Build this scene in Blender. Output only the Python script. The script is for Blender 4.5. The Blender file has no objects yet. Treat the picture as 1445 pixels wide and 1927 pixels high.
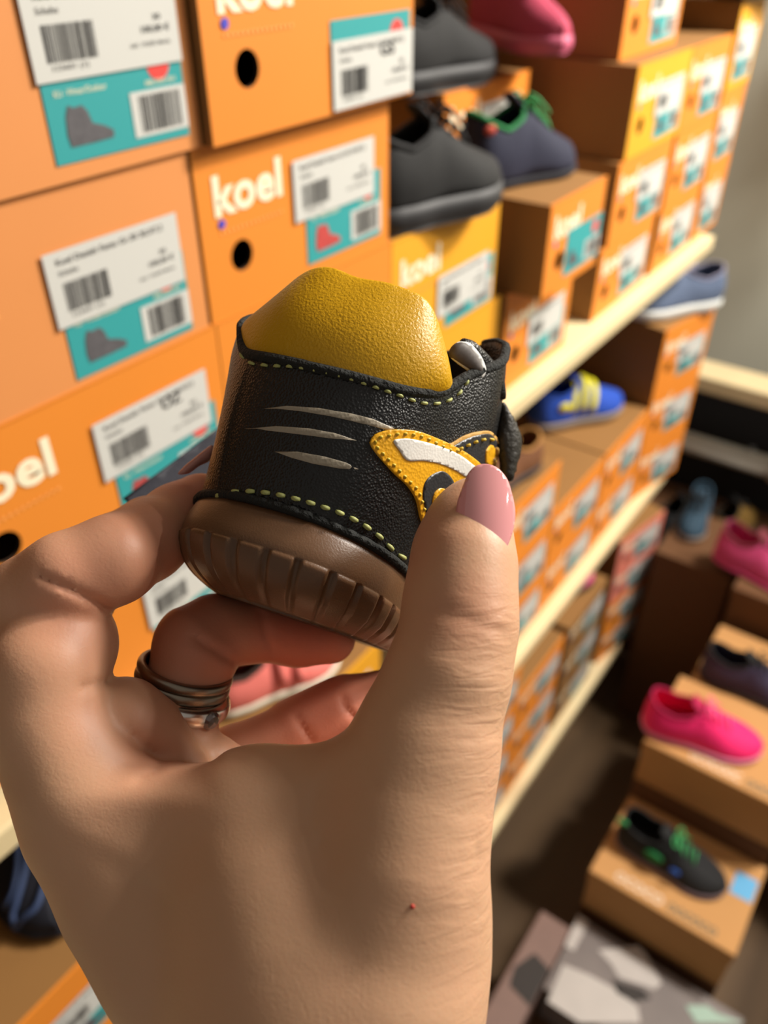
import bpy, bmesh, math, random
import numpy as np
from mathutils import Vector, Matrix
from mathutils.bvhtree import BVHTree
from mathutils.geometry import delaunay_2d_cdt
random.seed(5)
scene = bpy.context.scene
COL = scene.collection

# ------------------------------------------------------------------ camera
F, CX, CY = 1550.0, 722.5, 963.5           # focal length and centre of a 1445 x 1927 frame
HOR, XS = -187.0, 2100.0
PITCH = math.atan((CY - HOR) / F)
AZ = math.atan((XS - CX) / math.hypot(F, CY - HOR))
hd = np.array([math.cos(AZ), math.sin(AZ), 0]); RT = np.array([math.sin(AZ), -math.cos(AZ), 0]); ZU = np.array([0, 0, 1.])
FW = hd * math.cos(PITCH) - ZU * math.sin(PITCH)
UP = hd * math.sin(PITCH) + ZU * math.cos(PITCH)
CAM = np.array([0, -0.37, 0.])
cam = bpy.data.cameras.new('camera'); camo = bpy.data.objects.new('camera', cam); COL.objects.link(camo)
cam.sensor_fit = 'VERTICAL'; cam.sensor_height = 36.0; cam.sensor_width = 27.0
cam.lens = F * 36 / 1927
cam.clip_start = 0.01
M3 = Matrix((Vector(RT), Vector(UP), Vector(-FW))).transposed()
camo.matrix_world = Matrix.Translation(Vector(CAM)) @ M3.to_4x4()
cam.dof.use_dof = True; cam.dof.focus_distance = 0.183; cam.dof.aperture_fstop = 10.8
scene.camera = camo

# ------------------------------------------------------------------ light
scene.view_settings.view_transform = 'Standard'; scene.view_settings.look = 'None'
scene.view_settings.gamma = 1; scene.view_settings.exposure = -0.18
w = bpy.data.worlds.new('room_light'); scene.world = w; w.use_nodes = True
w.node_tree.nodes['Background'].inputs[0].default_value = (1.0, .90, .78, 1); w.node_tree.nodes['Background'].inputs[1].default_value = 0.26

def area(name, loc, target, size, power, col=(1, .93, .83)):
    l = bpy.data.lights.new(name, 'AREA'); l.shape = 'DISK'; l.size = size; l.energy = power; l.color = col
    o = bpy.data.objects.new(name, l); COL.objects.link(o); o.location = loc
    d = Vector(target) - Vector(loc); o.rotation_euler = d.to_track_quat('-Z', 'Y').to_euler(); return o
area('ceiling_spot', (1.50, -0.78, .80), (0.15, -0.2, -0.15), .16, 34)
area('ceiling_spot', (1.75, -1.60, 1.15), (.5, 0, -0.4), .40, 40)
area('ceiling_spot', (.97, -1.77, .88), (.12, -.27, -.12), .05, 4)
area('ceiling_spot', (1.75, -1.0, 1.2), (2.2, -.2, -0.8), .35, 44, (1, .96, .90))

# ------------------------------------------------------------------ materials
def lin(c): return tuple((v / 255 / 12.92) if v / 255 <= .04045 else ((v / 255 + .055) / 1.055) ** 2.4 for v in c)
MATS = {}
def mat(name, c, rough=.6, metal=0, bump=0, bscale=400, kind='noise', var=0, vscale=20, sss=0, coat=0, spec=.5, emit=None):
    if name in MATS: return MATS[name]
    m = bpy.data.materials.new(name); m.use_nodes = True; nt = m.node_tree; b = nt.nodes['Principled BSDF']
    col = lin(c) + (1,)
    b.inputs['Base Color'].default_value = col; b.inputs['Roughness'].default_value = rough; b.inputs['Metallic'].default_value = metal
    b.inputs['Specular IOR Level'].default_value = spec; b.inputs['Coat Weight'].default_value = coat; b.inputs['Coat Roughness'].default_value = .05
    tc = nt.nodes.new('ShaderNodeTexCoord')
    if var:
        n = nt.nodes.new('ShaderNodeTexNoise'); n.inputs['Scale'].default_value = vscale; n.inputs['Detail'].default_value = 4
        nt.links.new(tc.outputs['Object'], n.inputs['Vector'])
        mx = nt.nodes.new('ShaderNodeMix'); mx.data_type = 'RGBA'
        mx.inputs[6].default_value = tuple(v * (1 - var) for v in col[:3]) + (1,); mx.inputs[7].default_value = tuple(min(1, v * (1 + var)) for v in col[:3]) + (1,)
        nt.links.new(n.outputs['Fac'], mx.inputs[0]); nt.links.new(mx.outputs[2], b.inputs['Base Color'])
    if bump:
        if kind == 'voronoi':
            n = nt.nodes.new('ShaderNodeTexVoronoi'); n.feature = 'F1'; out = 'Distance'
        else:
            n = nt.nodes.new('ShaderNodeTexNoise'); n.inputs['Detail'].default_value = 3; out = 'Fac'
        n.inputs['Scale'].default_value = bscale; nt.links.new(tc.outputs['Object'], n.inputs['Vector'])
        bp = nt.nodes.new('ShaderNodeBump'); bp.inputs['Strength'].default_value = 1; bp.inputs['Distance'].default_value = bump
        nt.links.new(n.outputs[out], bp.inputs['Height']); nt.links.new(bp.outputs[0], b.inputs['Normal'])
    if sss:
        b.inputs['Subsurface Weight'].default_value = sss; b.inputs['Subsurface Radius'].default_value = (1, .35, .18); b.inputs['Subsurface Scale'].default_value = .006
    MATS[name] = m; return m

def set_vec_scale(m, s):   # stretch the texture of a material
    nt = m.node_tree; tc = [n for n in nt.nodes if n.type == 'TEX_COORD'][0]
    mp = nt.nodes.new('ShaderNodeMapping'); mp.inputs['Scale'].default_value = s
    tg = [l.to_socket for l in tc.outputs['Object'].links]
    for t in tg: nt.links.new(mp.outputs[0], t)
    nt.links.new(tc.outputs['Object'], mp.inputs[0])

KRAFT = mat('kraft_board', (142, 100, 50), .8, var=.12, vscale=8)
ORANGE = mat('orange_board', (228, 136, 42), .6, var=.04, vscale=12)
SALMON = mat('pale_orange_board', (222, 144, 80), .6, var=.04, vscale=12)
YELLOW = mat('yellow_board', (230, 162, 34), .6, var=.04, vscale=12)
PINKB = mat('pink_board', (225, 130, 110), .6, var=.06, vscale=12)
WHITE = mat('label_paper', (206, 206, 201), .5)
TEAL = mat('teal_print', (52, 158, 160), .5)
INK = mat('black_ink', (35, 35, 38), .6)
GREYINK = mat('grey_ink', (120, 120, 118), .6)
RED = mat('red_print', (226, 66, 60), .6)
LOGO = mat('cream_print', (250, 238, 205), .6)
BLUEDOT = mat('blue_print', (70, 70, 190), .6)
INSIDE = mat('box_inside', (60, 40, 22), .9)
PINE = mat('pine_wood', (220, 200, 156), .55, var=.10, vscale=9); set_vec_scale(PINE, (.15, 1.5, 1.5))

# ------------------------------------------------------------------ helpers
ORG = {}
def mesh_obj(name, verts, faces, m, parent=None, smooth=False, midx=None):
    me = bpy.data.meshes.new(name)
    o0 = ORG.get(parent.name, np.zeros(3)) if parent else np.zeros(3)
    me.from_pydata([tuple(float(x) for x in (np.array(v) - o0)) for v in verts], [], [tuple(int(i) for i in f) for f in faces])
    ms = m if isinstance(m, (list, tuple)) else [m]
    for q in ms: me.materials.append(q)
    if midx is not None: me.polygons.foreach_set('material_index', midx)
    if smooth: me.polygons.foreach_set('use_smooth', [True] * len(me.polygons))
    me.validate(); me.update()
    o = bpy.data.objects.new(name, me); COL.objects.link(o)
    if parent: o.parent = parent; ORG[o.name] = o0
    return o
def rebase(o, p):          # moves a top-level mesh's origin to p
    p = np.array(p, float)
    for v in o.data.vertices: v.co -= Vector(p)
    o.location = p; ORG[o.name] = p; return o
def thing(name, label, cat, loc, group=None):
    o = bpy.data.objects.new(name, None); COL.objects.link(o); o.location = loc; o.empty_display_size = .02
    ORG[o.name] = np.array(loc, float); return tag(o, label, cat, group)
def tag(o, label, cat, group=None):
    o['label'] = label; o['category'] = cat
    if group: o['group'] = group
    return o
def structure(o): o['kind'] = 'structure'; return o
def boxvf(x0, x1, y0, y1, z0, z1):
    v = [(x0, y0, z0), (x1, y0, z0), (x1, y1, z0), (x0, y1, z0), (x0, y0, z1), (x1, y0, z1), (x1, y1, z1), (x0, y1, z1)]
    return v, [(0, 3, 2, 1), (4, 5, 6, 7), (0, 1, 5, 4), (1, 2, 6, 5), (2, 3, 7, 6), (3, 0, 4, 7)]
def bevel(o, wd, seg=2):
    b = o.modifiers.new('bevel', 'BEVEL'); b.width = wd; b.segments = seg; b.limit_method = 'ANGLE'; b.angle_limit = .6; return o
def merge(parts):
    V, Fc = [], []
    for v, f in parts:
        n = len(V); V += list(v); Fc += [tuple(i + n for i in q) for q in f]
    return V, Fc
def tube(pts, r, n=8, closed=False):
    pts = [np.array(p, float) for p in pts]; N = len(pts); V, Fc = [], []
    rr = r if hasattr(r, '__len__') else [r] * N
    prev = None
    for i in range(N):
        if closed: t = pts[(i + 1) % N] - pts[i - 1]
        else: t = pts[min(i + 1, N - 1)] - pts[max(i - 1, 0)]
        t = t / (np.linalg.norm(t) + 1e-12)
        a = prev if prev is not None else (np.array([0, 0, 1.]) if abs(t[2]) < .9 else np.array([1., 0, 0]))
        a = a - t * (a @ t); a /= np.linalg.norm(a); prev = a; b = np.cross(t, a)
        for k in range(n):
            q = 2 * math.pi * k / n; V.append(pts[i] + rr[i] * (a * math.cos(q) + b * math.sin(q)))
    for i in range(N if closed else N - 1):
        j = (i + 1) % N
        for k in range(n): Fc.append((i * n + k, i * n + (k + 1) % n, j * n + (k + 1) % n, j * n + k))
    if not closed: Fc.append(tuple(range(n))[::-1]); Fc.append(tuple((N - 1) * n + k for k in range(n)))
    return V, Fc
def grid_faces(nu, nv, wrap=False):
    f = []
    for i in range(nu if wrap else nu - 1):
        for j in range(nv - 1):
            a = i * nv + j; b = ((i + 1) % nu) * nv + j; f.append((a, b, b + 1, a + 1))
    return f
def spline(xs, ys, x):      # smooth monotone-ish interpolation (cubic Hermite) of control values
    xs = np.array(xs, float); ys = np.array(ys, float); x = np.clip(np.asarray(x, float), xs[0], xs[-1])
    d = np.gradient(ys, xs, axis=0) if len(xs) > 2 else np.zeros_like(ys)
    i = np.clip(np.searchsorted(xs, x) - 1, 0, len(xs) - 2); h = xs[i + 1] - xs[i]; t = (x - xs[i]) / h
    if ys.ndim > 1: t = t[..., None]; h = h[..., None]
    return (2*t**3 - 3*t**2 + 1) * ys[i] + (t**3 - 2*t**2 + t) * h * d[i] + (-2*t**3 + 3*t**2) * ys[i+1] + (t**3 - t**2) * h * d[i+1]
def resample(pts, n):
    p = np.array(pts, float); s = np.concatenate([[0], np.cumsum(np.linalg.norm(np.diff(p, axis=0), axis=1))]); return spline(s, p, np.linspace(0, s[-1], n))
FONT = None
def text_vf(body, size, bold=0.0, spacing=1.0):
    cu = bpy.data.curves.new('t', 'FONT'); cu.body = body; cu.size = size; cu.offset = bold; cu.space_character = spacing; cu.resolution_u = 3
    o = bpy.data.objects.new('t', cu); COL.objects.link(o)
    dg = bpy.context.evaluated_depsgraph_get(); me = o.evaluated_get(dg).to_mesh()
    v = [tuple(q.co) for q in me.vertices]; f = [tuple(p.vertices) for p in me.polygons]
    o.evaluated_get(dg).to_mesh_clear(); bpy.data.objects.remove(o); bpy.data.curves.remove(cu)
    return v, f
TXT = {}
def text2d(body, wd, hh=None, bold=0, spacing=1.0):   # text scaled to width wd (and height hh), origin lower left
    k = (body, bold, spacing)
    if k not in TXT: TXT[k] = text_vf(body, 1, bold, spacing)
    v, f = TXT[k]; v = np.array(v); mn = v.min(0); mx = v.max(0); s = wd / (mx[0] - mn[0]); sy = s if hh is None else hh / (mx[1] - mn[1])
    return (v[:, :2] - mn[:2]) * [s, sy], f

def P(px, py, d):          # point seen at (px,py) at distance d metres along the view axis
    return CAM + (FW + RT * (px - CX) / F - UP * (py - CY) / F) * d
def ray(px, py):
    v = FW + RT * (px - CX) / F - UP * (py - CY) / F; return v / np.linalg.norm(v)

# ------------------------------------------------------------------ room
def slab(name, x0, x1, y0, y1, z0, z1, m, bev=0):
    v, f = boxvf(x0, x1, y0, y1, z0, z1); o = rebase(mesh_obj(name, v, f, m), ((x0+x1)/2, (y0+y1)/2, z0))
    if bev: bevel(o, bev)
    return o
WALL = mat('warm_grey_plaster', (218, 216, 196), .85, var=.03, vscale=2)
FLOORM = mat('dark_wood_floor', (92, 68, 40), .7, var=.35, vscale=5); set_vec_scale(FLOORM, (.4, 4, 1))
FZ = -1.65
structure(slab('floor', -1.2, 3.0, -3.0, .5, FZ - .05, FZ, FLOORM))
structure(slab('wall_back', -1.2, 3.0, .42, .50, FZ, 1.3, mat('brown_backing', (96, 66, 36), .9)))
structure(slab('wall_right', 2.42, 2.5, -3.0, .42, FZ, 1.3, WALL))

# ------------------------------------------------------------------ shelves: one thing per board
SH1, SH2, SH3 = -.445, -.95, -1.42
for z, xe, lb in ((SH1, 1.43, 'pale pine shelf board carrying the upper rows of orange boxes, shoes below it'),
                  (SH2, 1.50, 'pale pine shelf board at mid height, under the stack with the blue and yellow shoe'),
                  (SH3, 1.46, 'lowest pale pine shelf board, just above the dark floor')):
    v, f = boxvf(-1.0, xe, -.022, .36, z - .022, z)
    o = rebase(mesh_obj('shelf_board', v, f, PINE), (.2, .17, z - .022)); bevel(o, .002)
    tag(o, lb, 'shelf', 'shelf boards of the rack')
for i, x in enumerate((-.6, 1.40)):
    v, f = boxvf(x, x + .035, .365, .40, FZ, .5)
    tag(rebase(mesh_obj('shelf_post', v, f, PINE), (x, .38, FZ)), ['pine upright behind the left end of the rack', 'pine upright behind the right end of the rack'][i], 'post')

# ------------------------------------------------------------------ shoe boxes
def flat(pts2d, faces, T, off):
    return [T(p[0], p[1], off) for p in pts2d], faces
def rect2(x0, x1, z0, z1): return [(x0, z0), (x1, z0), (x1, z1), (x0, z1)], [(0, 1, 2, 3)]
def skewrect(x0, x1, z0, z1, a):
    cx_, cz = (x0 + x1) / 2, (z0 + z1) / 2; c, s = math.cos(a), math.sin(a)
    return [(cx_ + (x - cx_) * c - (z - cz) * s, cz + (x - cx_) * s + (z - cz) * c) for x, z in rect2(x0, x1, z0, z1)[0]], [(0, 1, 2, 3)]
PICTO = [(0, 0), (.55, 0), (.98, .02), (1, .2), (.8, .36), (.55, .48), (.48, .8), (.38, .95), (.2, .92), (.08, 1.0), (.0, .75), (-.04, .3)]
def shoe_box(x0, z0, wd, ht, label, front=ORANGE, y=0.0, dep=.29, rot=0.0, near=False, hole=True, logo=True, seed=0, sticker=True, teal=True,
             group='orange shoe boxes stacked on the rack', cat='shoe box', rest=KRAFT, wx=None, tx=None, pic=(90, 88, 92), tz=None, wz=None, mark='', sizes='39,9/7,5', name='shoe_box', red=True, picto=True):
    R = random.Random(seed); c, s = math.cos(rot), math.sin(rot)
    th = thing(name, label, cat, (x0, y, z0), group)
    def T(x, z, o=0, dy=0): # local front coords: x right, z up, o towards viewer, dy into the shelf
        d = dy - o; return np.array([x0 + x * c + d * s, y - x * s + d * c, z0 + z])
    # body with a round finger hole in the front
    V, Fc, mi = [], [], []
    if hole:
        hx, hz, hr = .032, ht * .34 - .0, .0098; n = 28
        ring = [(hx + hr * math.cos(2*math.pi*k/n), hz + hr * math.sin(2*math.pi*k/n)) for k in range(n)]
        out = []
        for k in range(n):
            a = 2*math.pi*k/n; dx, dz = math.cos(a), math.sin(a)
            t = min([(wd - hx) / dx if dx > 1e-9 else 9, -hx / dx if dx < -1e-9 else 9, (ht - hz) / dz if dz > 1e-9 else 9, -hz / dz if dz < -1e-9 else 9])
            out.append([hx + dx * t, hz + dz * t])
        for cx_, cz in ((0, 0), (wd, 0), (wd, ht), (0, ht)):   # snap nearest ray to each corner
            k = min(range(n), key=lambda i: (out[i][0] - cx_) ** 2 + (out[i][1] - cz) ** 2); out[k] = [cx_, cz]
        V = [T(*p) for p in ring] + [T(*p) for p in out] + [T(p[0], p[1], 0, .003) for p in ring]
        for k in range(n):
            j = (k + 1) % n; Fc.append((k, n + k, n + j, j)); mi.append(0); Fc.append((k, j, 2*n + j, 2*n + k)); mi.append(2)
    else:
        V = [T(0, 0), T(wd, 0), T(wd, ht), T(0, ht)]; Fc = [(0, 1, 2, 3)]; mi = [0]
    b = len(V); V += [T(0, 0), T(wd, 0), T(wd, ht), T(0, ht), T(0, 0, 0, dep), T(wd, 0, 0, dep), T(wd, ht, 0, dep), T(0, ht, 0, dep)]
    for q in ((0, 3, 7, 4), (1, 5, 6, 2), (3, 2, 6, 7), (0, 4, 5, 1), (4, 7, 6, 5)): Fc.append(tuple(b + i for i in q)); mi.append(1)
    o = mesh_obj('box_body', V, Fc, [front, rest, INSIDE], th, midx=mi)
    # lid rim: thin folded strip along the top edge
    v, f = merge([([T(-.0006, ht - .0008, .0006), T(wd + .0006, ht - .0008, .0006), T(wd + .0006, ht + .0004, .0006), T(-.0006, ht + .0004, .0006),
                    T(-.0006, ht - .0008, -.002), T(wd + .0006, ht - .0008, -.002), T(wd + .0006, ht + .0004, -.002), T(-.0006, ht + .0004, -.002)],
                   [(0, 1, 2, 3), (3, 2, 6, 7), (0, 4, 5, 1), (1, 5, 6, 2), (0, 3, 7, 4)])])
    mesh_obj('top_flap_edge', v, f, front, th)
    if logo:
        lv, lf = text2d('koel', .060, .024, bold=.035, spacing=1.05)
        lo = mesh_obj('printed_logo', *flat([(p[0] + .013, p[1] + ht * .60) for p in lv], lf, T, .0005), LOGO, th)
        n = 14; dv = [(.0175 + .0028 * math.cos(2*math.pi*k/n), ht * .60 - .004 + .0028 * math.sin(2*math.pi*k/n)) for k in range(n)]
        mesh_obj('logo_dot', *flat(dv, [tuple(range(n))], T, .0007), BLUEDOT, lo)
        if near:
            sv, sf = text2d('...............', .056, .0022)
            mesh_obj('logo_tagline', *flat([(p[0] + .016, p[1] + ht * .60 - .0105) for p in sv], sf, T, .0005), mat('orange_print', (250, 170, 90), .6), lo)
    tx0 = (wd - .098 if tx is None else tx); tz0 = (ht * .09 if tz is None else tz); a = R.uniform(-.01, .01)
    if teal:
        tl = mesh_obj('size_label', *flat(*skewrect(tx0, tx0 + .0855, tz0, tz0 + .048, a), T, .0006), TEAL, th)
        wh = mesh_obj('white_barcode_field', *flat(*skewrect(tx0 + .049, tx0 + .0855, tz0 + .004, tz0 + .025, a), T, .0009), WHITE, tl)
        bars = []; x = tx0 + .054
        while x < tx0 + .081:
            ww = R.choice((.0004, .0006, .001)); bars.append(rect2(x, x + ww, tz0 + .006, tz0 + .023)); x += ww + R.choice((.0005, .0007, .0011))
        v, f = merge(bars); mesh_obj('barcode', *flat(v, f, T, .0011), INK, tl)
        if picto:
            v = [(tx0 + .010 + p[0] * .026, tz0 + .007 + p[1] * .018) for p in PICTO]
            pm = mat('picture_%d_%d_%d' % pic, pic, .6, var=.4, vscale=300)
            mesh_obj('shoe_picture', *flat(v, [tuple(range(len(v)))], T, .0009), pm, tl)
        if red:
            n = 20; v = [(tx0 + .070 + .0075 * math.cos(2*math.pi*k/n), tz0 + .036 + .0075 * math.sin(2*math.pi*k/n)) for k in range(n)]
            mesh_obj('red_size_dot', *flat(v, [tuple(range(n))], T, .0008), RED, tl)
        if near:
            tv, tf = text2d('KLI - Winter/Outdoor', .030, .0028); mesh_obj('label_text', *flat([(p[0] + tx0 + .006, p[1] + tz0 + .029) for p in tv], tf, T, .0009), LOGO, tl)
            tv, tf = text2d('08L020.501', .020, .0022); mesh_obj('label_text', *flat([(p[0] + tx0 + .060, p[1] + tz0 + .027) for p in tv], tf, T, .0009), LOGO, tl)
    if sticker:
        wx0 = (tx0 - .010 if wx is None else wx); wz0 = (tz0 + .028 if wz is None else wz); a = R.uniform(-.02, .02) if wx is None else 0
        W, H = .088, .039
        st = mesh_obj('price_sticker', *flat(*skewrect(wx0, wx0 + W, wz0, wz0 + H, a), T, .0016), WHITE, th)
        bars = []; x = wx0 + .008
        while x < wx0 + .036:
            ww = R.choice((.0003, .0005, .0008)); bars.append(rect2(x, x + ww, wz0 + .0075, wz0 + .0225)); x += ww + R.choice((.0004, .0006, .0008))
        v, f = merge(bars); mesh_obj('barcode', *flat(v, f, T, .0018), INK, st)
        L = [('Koel Danish Fantu Gr.30 ' + sizes, .070, .0036, .007, .0315, INK), ('Schuhe', .012, .0028, .007, .0265, GREYINK), ('123601 (1)', .020, .0030, .010, .0035, GREYINK), ('100,00 €', .018, .0036, .064, .0140, INK), ('inkl. 19,00% MwSt.', .026, .0022, .056, .0085, GREYINK), ('30', .005, .0026, .072, .0195, INK)]
        for body, ww, hh, ox, oz, mm in (L if near else L[:1]):
            tv, tf = text2d(body, ww, hh, bold=.01); mesh_obj('price_text', *flat([(p[0] + wx0 + ox, p[1] + wz0 + oz) for p in tv], tf, T, .0018), mm, st)
        if mark:
            tv, tf = text2d(mark, .016, .008, bold=.02); mesh_obj('pen_mark', *flat([(p[0] + wx0 + .050, p[1] + wz0 + .026) for p in tv], tf, T, .002), INK, st)
    return th

ORD = ['top', 'second from top', 'third from top', 'fourth from top', 'fifth from top']
def stack(x0, wd, zs, place, colors=None, y=0.0, dep=.29, rot=0.0, near=False, seed=0, hide=(), **kw):
    n = len(zs) - 1
    for i in range(n):          # zs from the bottom up
        k = n - 1 - i
        if i in hide: continue
        cm = (colors[k] if colors else ORANGE); cn = {ORANGE: 'orange', SALMON: 'pale orange', YELLOW: 'yellow', PINKB: 'pink', KRAFT: 'brown'}[cm]
        pos = 'single box' if n == 1 else (ORD[k] + ' box' if k < n - 1 else 'bottom box')
        R = random.Random(seed * 17 + i)
        shoe_box(x0 + R.uniform(-.002, .004), zs[i], wd, zs[i+1] - zs[i] - .0012, '%s shoe box, %s %s' % (cn, pos, place), cm, y, dep, rot, near, seed=seed * 31 + i, **kw)

G1 = 'orange shoe boxes stacked on the rack'
# --- upper shelf, big boxes at the left
shoe_box(.139, -.445, .195, .1265, 'orange shoe box seen through the gap under the index finger', ORANGE, near=True, seed=1, tx=.1035, tz=.008, wx=.1005, wz=.040, pic=(170, 70, 70))
shoe_box(.132, -.318, .203, .1035, 'orange shoe box with price sticker at left, behind the index finger', ORANGE, near=True, seed=2, tx=.108, tz=.006, wx=.100, wz=.0405, pic=(170, 70, 70), mark='OZ')
shoe_box(.126, -.214, .204, .1035, 'pale orange shoe box at the left edge, directly under the topmost left box', SALMON, near=True, seed=3, tx=.105, tz=.004, wx=.101, wz=.035, sizes='20,3/7,2')
shoe_box(.136, -.110, .204, .1035, 'pale orange shoe box in the top left corner with 100,00 price sticker', SALMON, near=True, seed=4, y=-.003, tx=.110, tz=.008, wx=.108, wz=.0435, sizes='19,9/7,5')
shoe_box(-.075, -.437, .193, .088, 'orange shoe box end peeking out left of the hand above the pine shelf', ORANGE, near=False, seed=5, hole=False)
shoe_box(.336, -.445, .192, .1265, 'orange shoe box low behind the toddler shoe, bottom of the second stack', ORANGE, near=True, seed=6)
shoe_box(.336, -.318, .192, .1035, 'plain orange shoe box just above the yellow collar, below the red shoe picture box', ORANGE, near=True, seed=7, hole=False, logo=False, teal=False, sticker=False)
shoe_box(.333, -.214, .191, .1035, 'orange shoe box with finger hole and red shoe picture, left of the black shoes', ORANGE, near=True, seed=8, tx=.0945, tz=.010, wx=.083, wz=.042, pic=(190, 70, 66))
shoe_box(.342, -.110, .196, .1035, 'orange shoe box at the top edge with a pen mark on its sticker', ORANGE, near=True, seed=9, y=-.010, tx=.106, tz=.004, wx=.106, wz=.002, mark='GS', red=True, picto=False)
# --- yellow boxes, shoes on top
shoe_box(.532, -.445, .190, .122, 'yellow shoe box under the yellow box that carries a black shoe', YELLOW, seed=10, near=True)
shoe_box(.529, -.322, .176, .106, 'yellow shoe box carrying the lower black shoe', YELLOW, seed=11, near=True, tx=.085, tz=.004, wx=.070, wz=.018)
shoe_box(.737, -.445, .166, .118, 'orange shoe box beneath the small box with the navy shoe', ORANGE, dep=.10, seed=12)
shoe_box(.744, -.326, .130, .093, 'small orange shoe box with teal label carrying the navy shoe', ORANGE, y=-.035, dep=.135, seed=13, tx=.045, tz=.010, sticker=False)
for i, z in enumerate((-.445, -.349, -.253)):
    shoe_box(.785, z, .185, .0955, 'orange shoe box set back behind the navy shoe, %s of three' % ['bottom', 'middle', 'top'][i], ORANGE, y=.115, dep=.24, seed=14 + i)
# --- tall stacks at the right
C1 = [(-.445, .985, 0, ORANGE), (-.350, 1.000, 0, ORANGE), (-.250, 1.012, 0, YELLOW), (-.148, 1.024, .03, ORANGE)]
for i, (z, x, y, m) in enumerate(C1):
    shoe_box(x, z, .182, [.094, .099, .101, .100][i], '%s shoe box, %s of tall stack right of navy shoe' % ('yellow' if m is YELLOW else 'orange', ['lowest', 'second up', 'third up', 'topmost'][i]), m, y=y, seed=20 + i)
shoe_box(1.22, -.047, .15, .095, 'orange shoe box cut off by the top edge above the tall stack', ORANGE, y=.03, seed=25)
stack(1.192, .17, [-.445, -.350, -.250, -.148], 'in the next stack right of the tall stack', seed=26)
stack(1.372, .12, [-.445, -.335, -.225, -.110], 'in the last stack of the upper shelf', colors=[YELLOW, ORANGE, ORANGE], seed=27)
# --- middle shelf
for i, (z, h) in enumerate(((-.95, .090), (-.859, .094), (-.764, .099))):
    shoe_box(-.025, z, .205, h, 'orange shoe box at the bottom left, %s' % ['lowest under the navy lace-up shoe', 'second below the navy lace-up shoe', 'directly under the navy lace-up shoe'][i], ORANGE, seed=30 + i, near=True, tx=.104, tz=.002, wx=.092, wz=.028)
stack(.310, .20, [-.95, -.845, -.742, -.640], 'seen between the fingers, under the salmon sandal', seed=33, colors=[YELLOW, ORANGE, ORANGE])
stack(.770, .187, [-.95, -.850, -.745, -.645], 'on the middle shelf just right of the thumb', seed=36)
stack(.960, .192, [-.95, -.845, -.740], 'on the middle shelf under the blue and yellow shoe', seed=40)
stack(1.156, .188, [-.95, -.845, -.740], 'on the middle shelf, right of the blue and yellow shoe', seed=43)
stack(1.35, .165, [-.95, -.830, -.710, -.590], 'in the end stack under the grey-blue canvas shoe', seed=46, rot=.20, dep=.26)
# --- lowest shelf
stack(.735, .185, [-1.42, -1.32, -1.22, -1.12, -1.03], 'on the lowest shelf beside the wrist', seed=50)
stack(.925, .185, [-1.42, -1.32, -1.22, -1.12], 'on the lowest shelf, second stack from the wrist', seed=55)
stack(1.135, .185, [-1.42, -1.32, -1.22, -1.125], 'on the lowest shelf under the small pink shoe', seed=60, colors=[KRAFT, KRAFT, KRAFT], group='brown shoe boxes on the lowest shelf')
stack(1.36, .165, [-1.42, -1.33, -1.24, -1.15, -1.06], 'in the end stack of the lowest shelf', seed=64, colors=[PINKB, PINKB, ORANGE, ORANGE], rot=.20, dep=.26)

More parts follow.
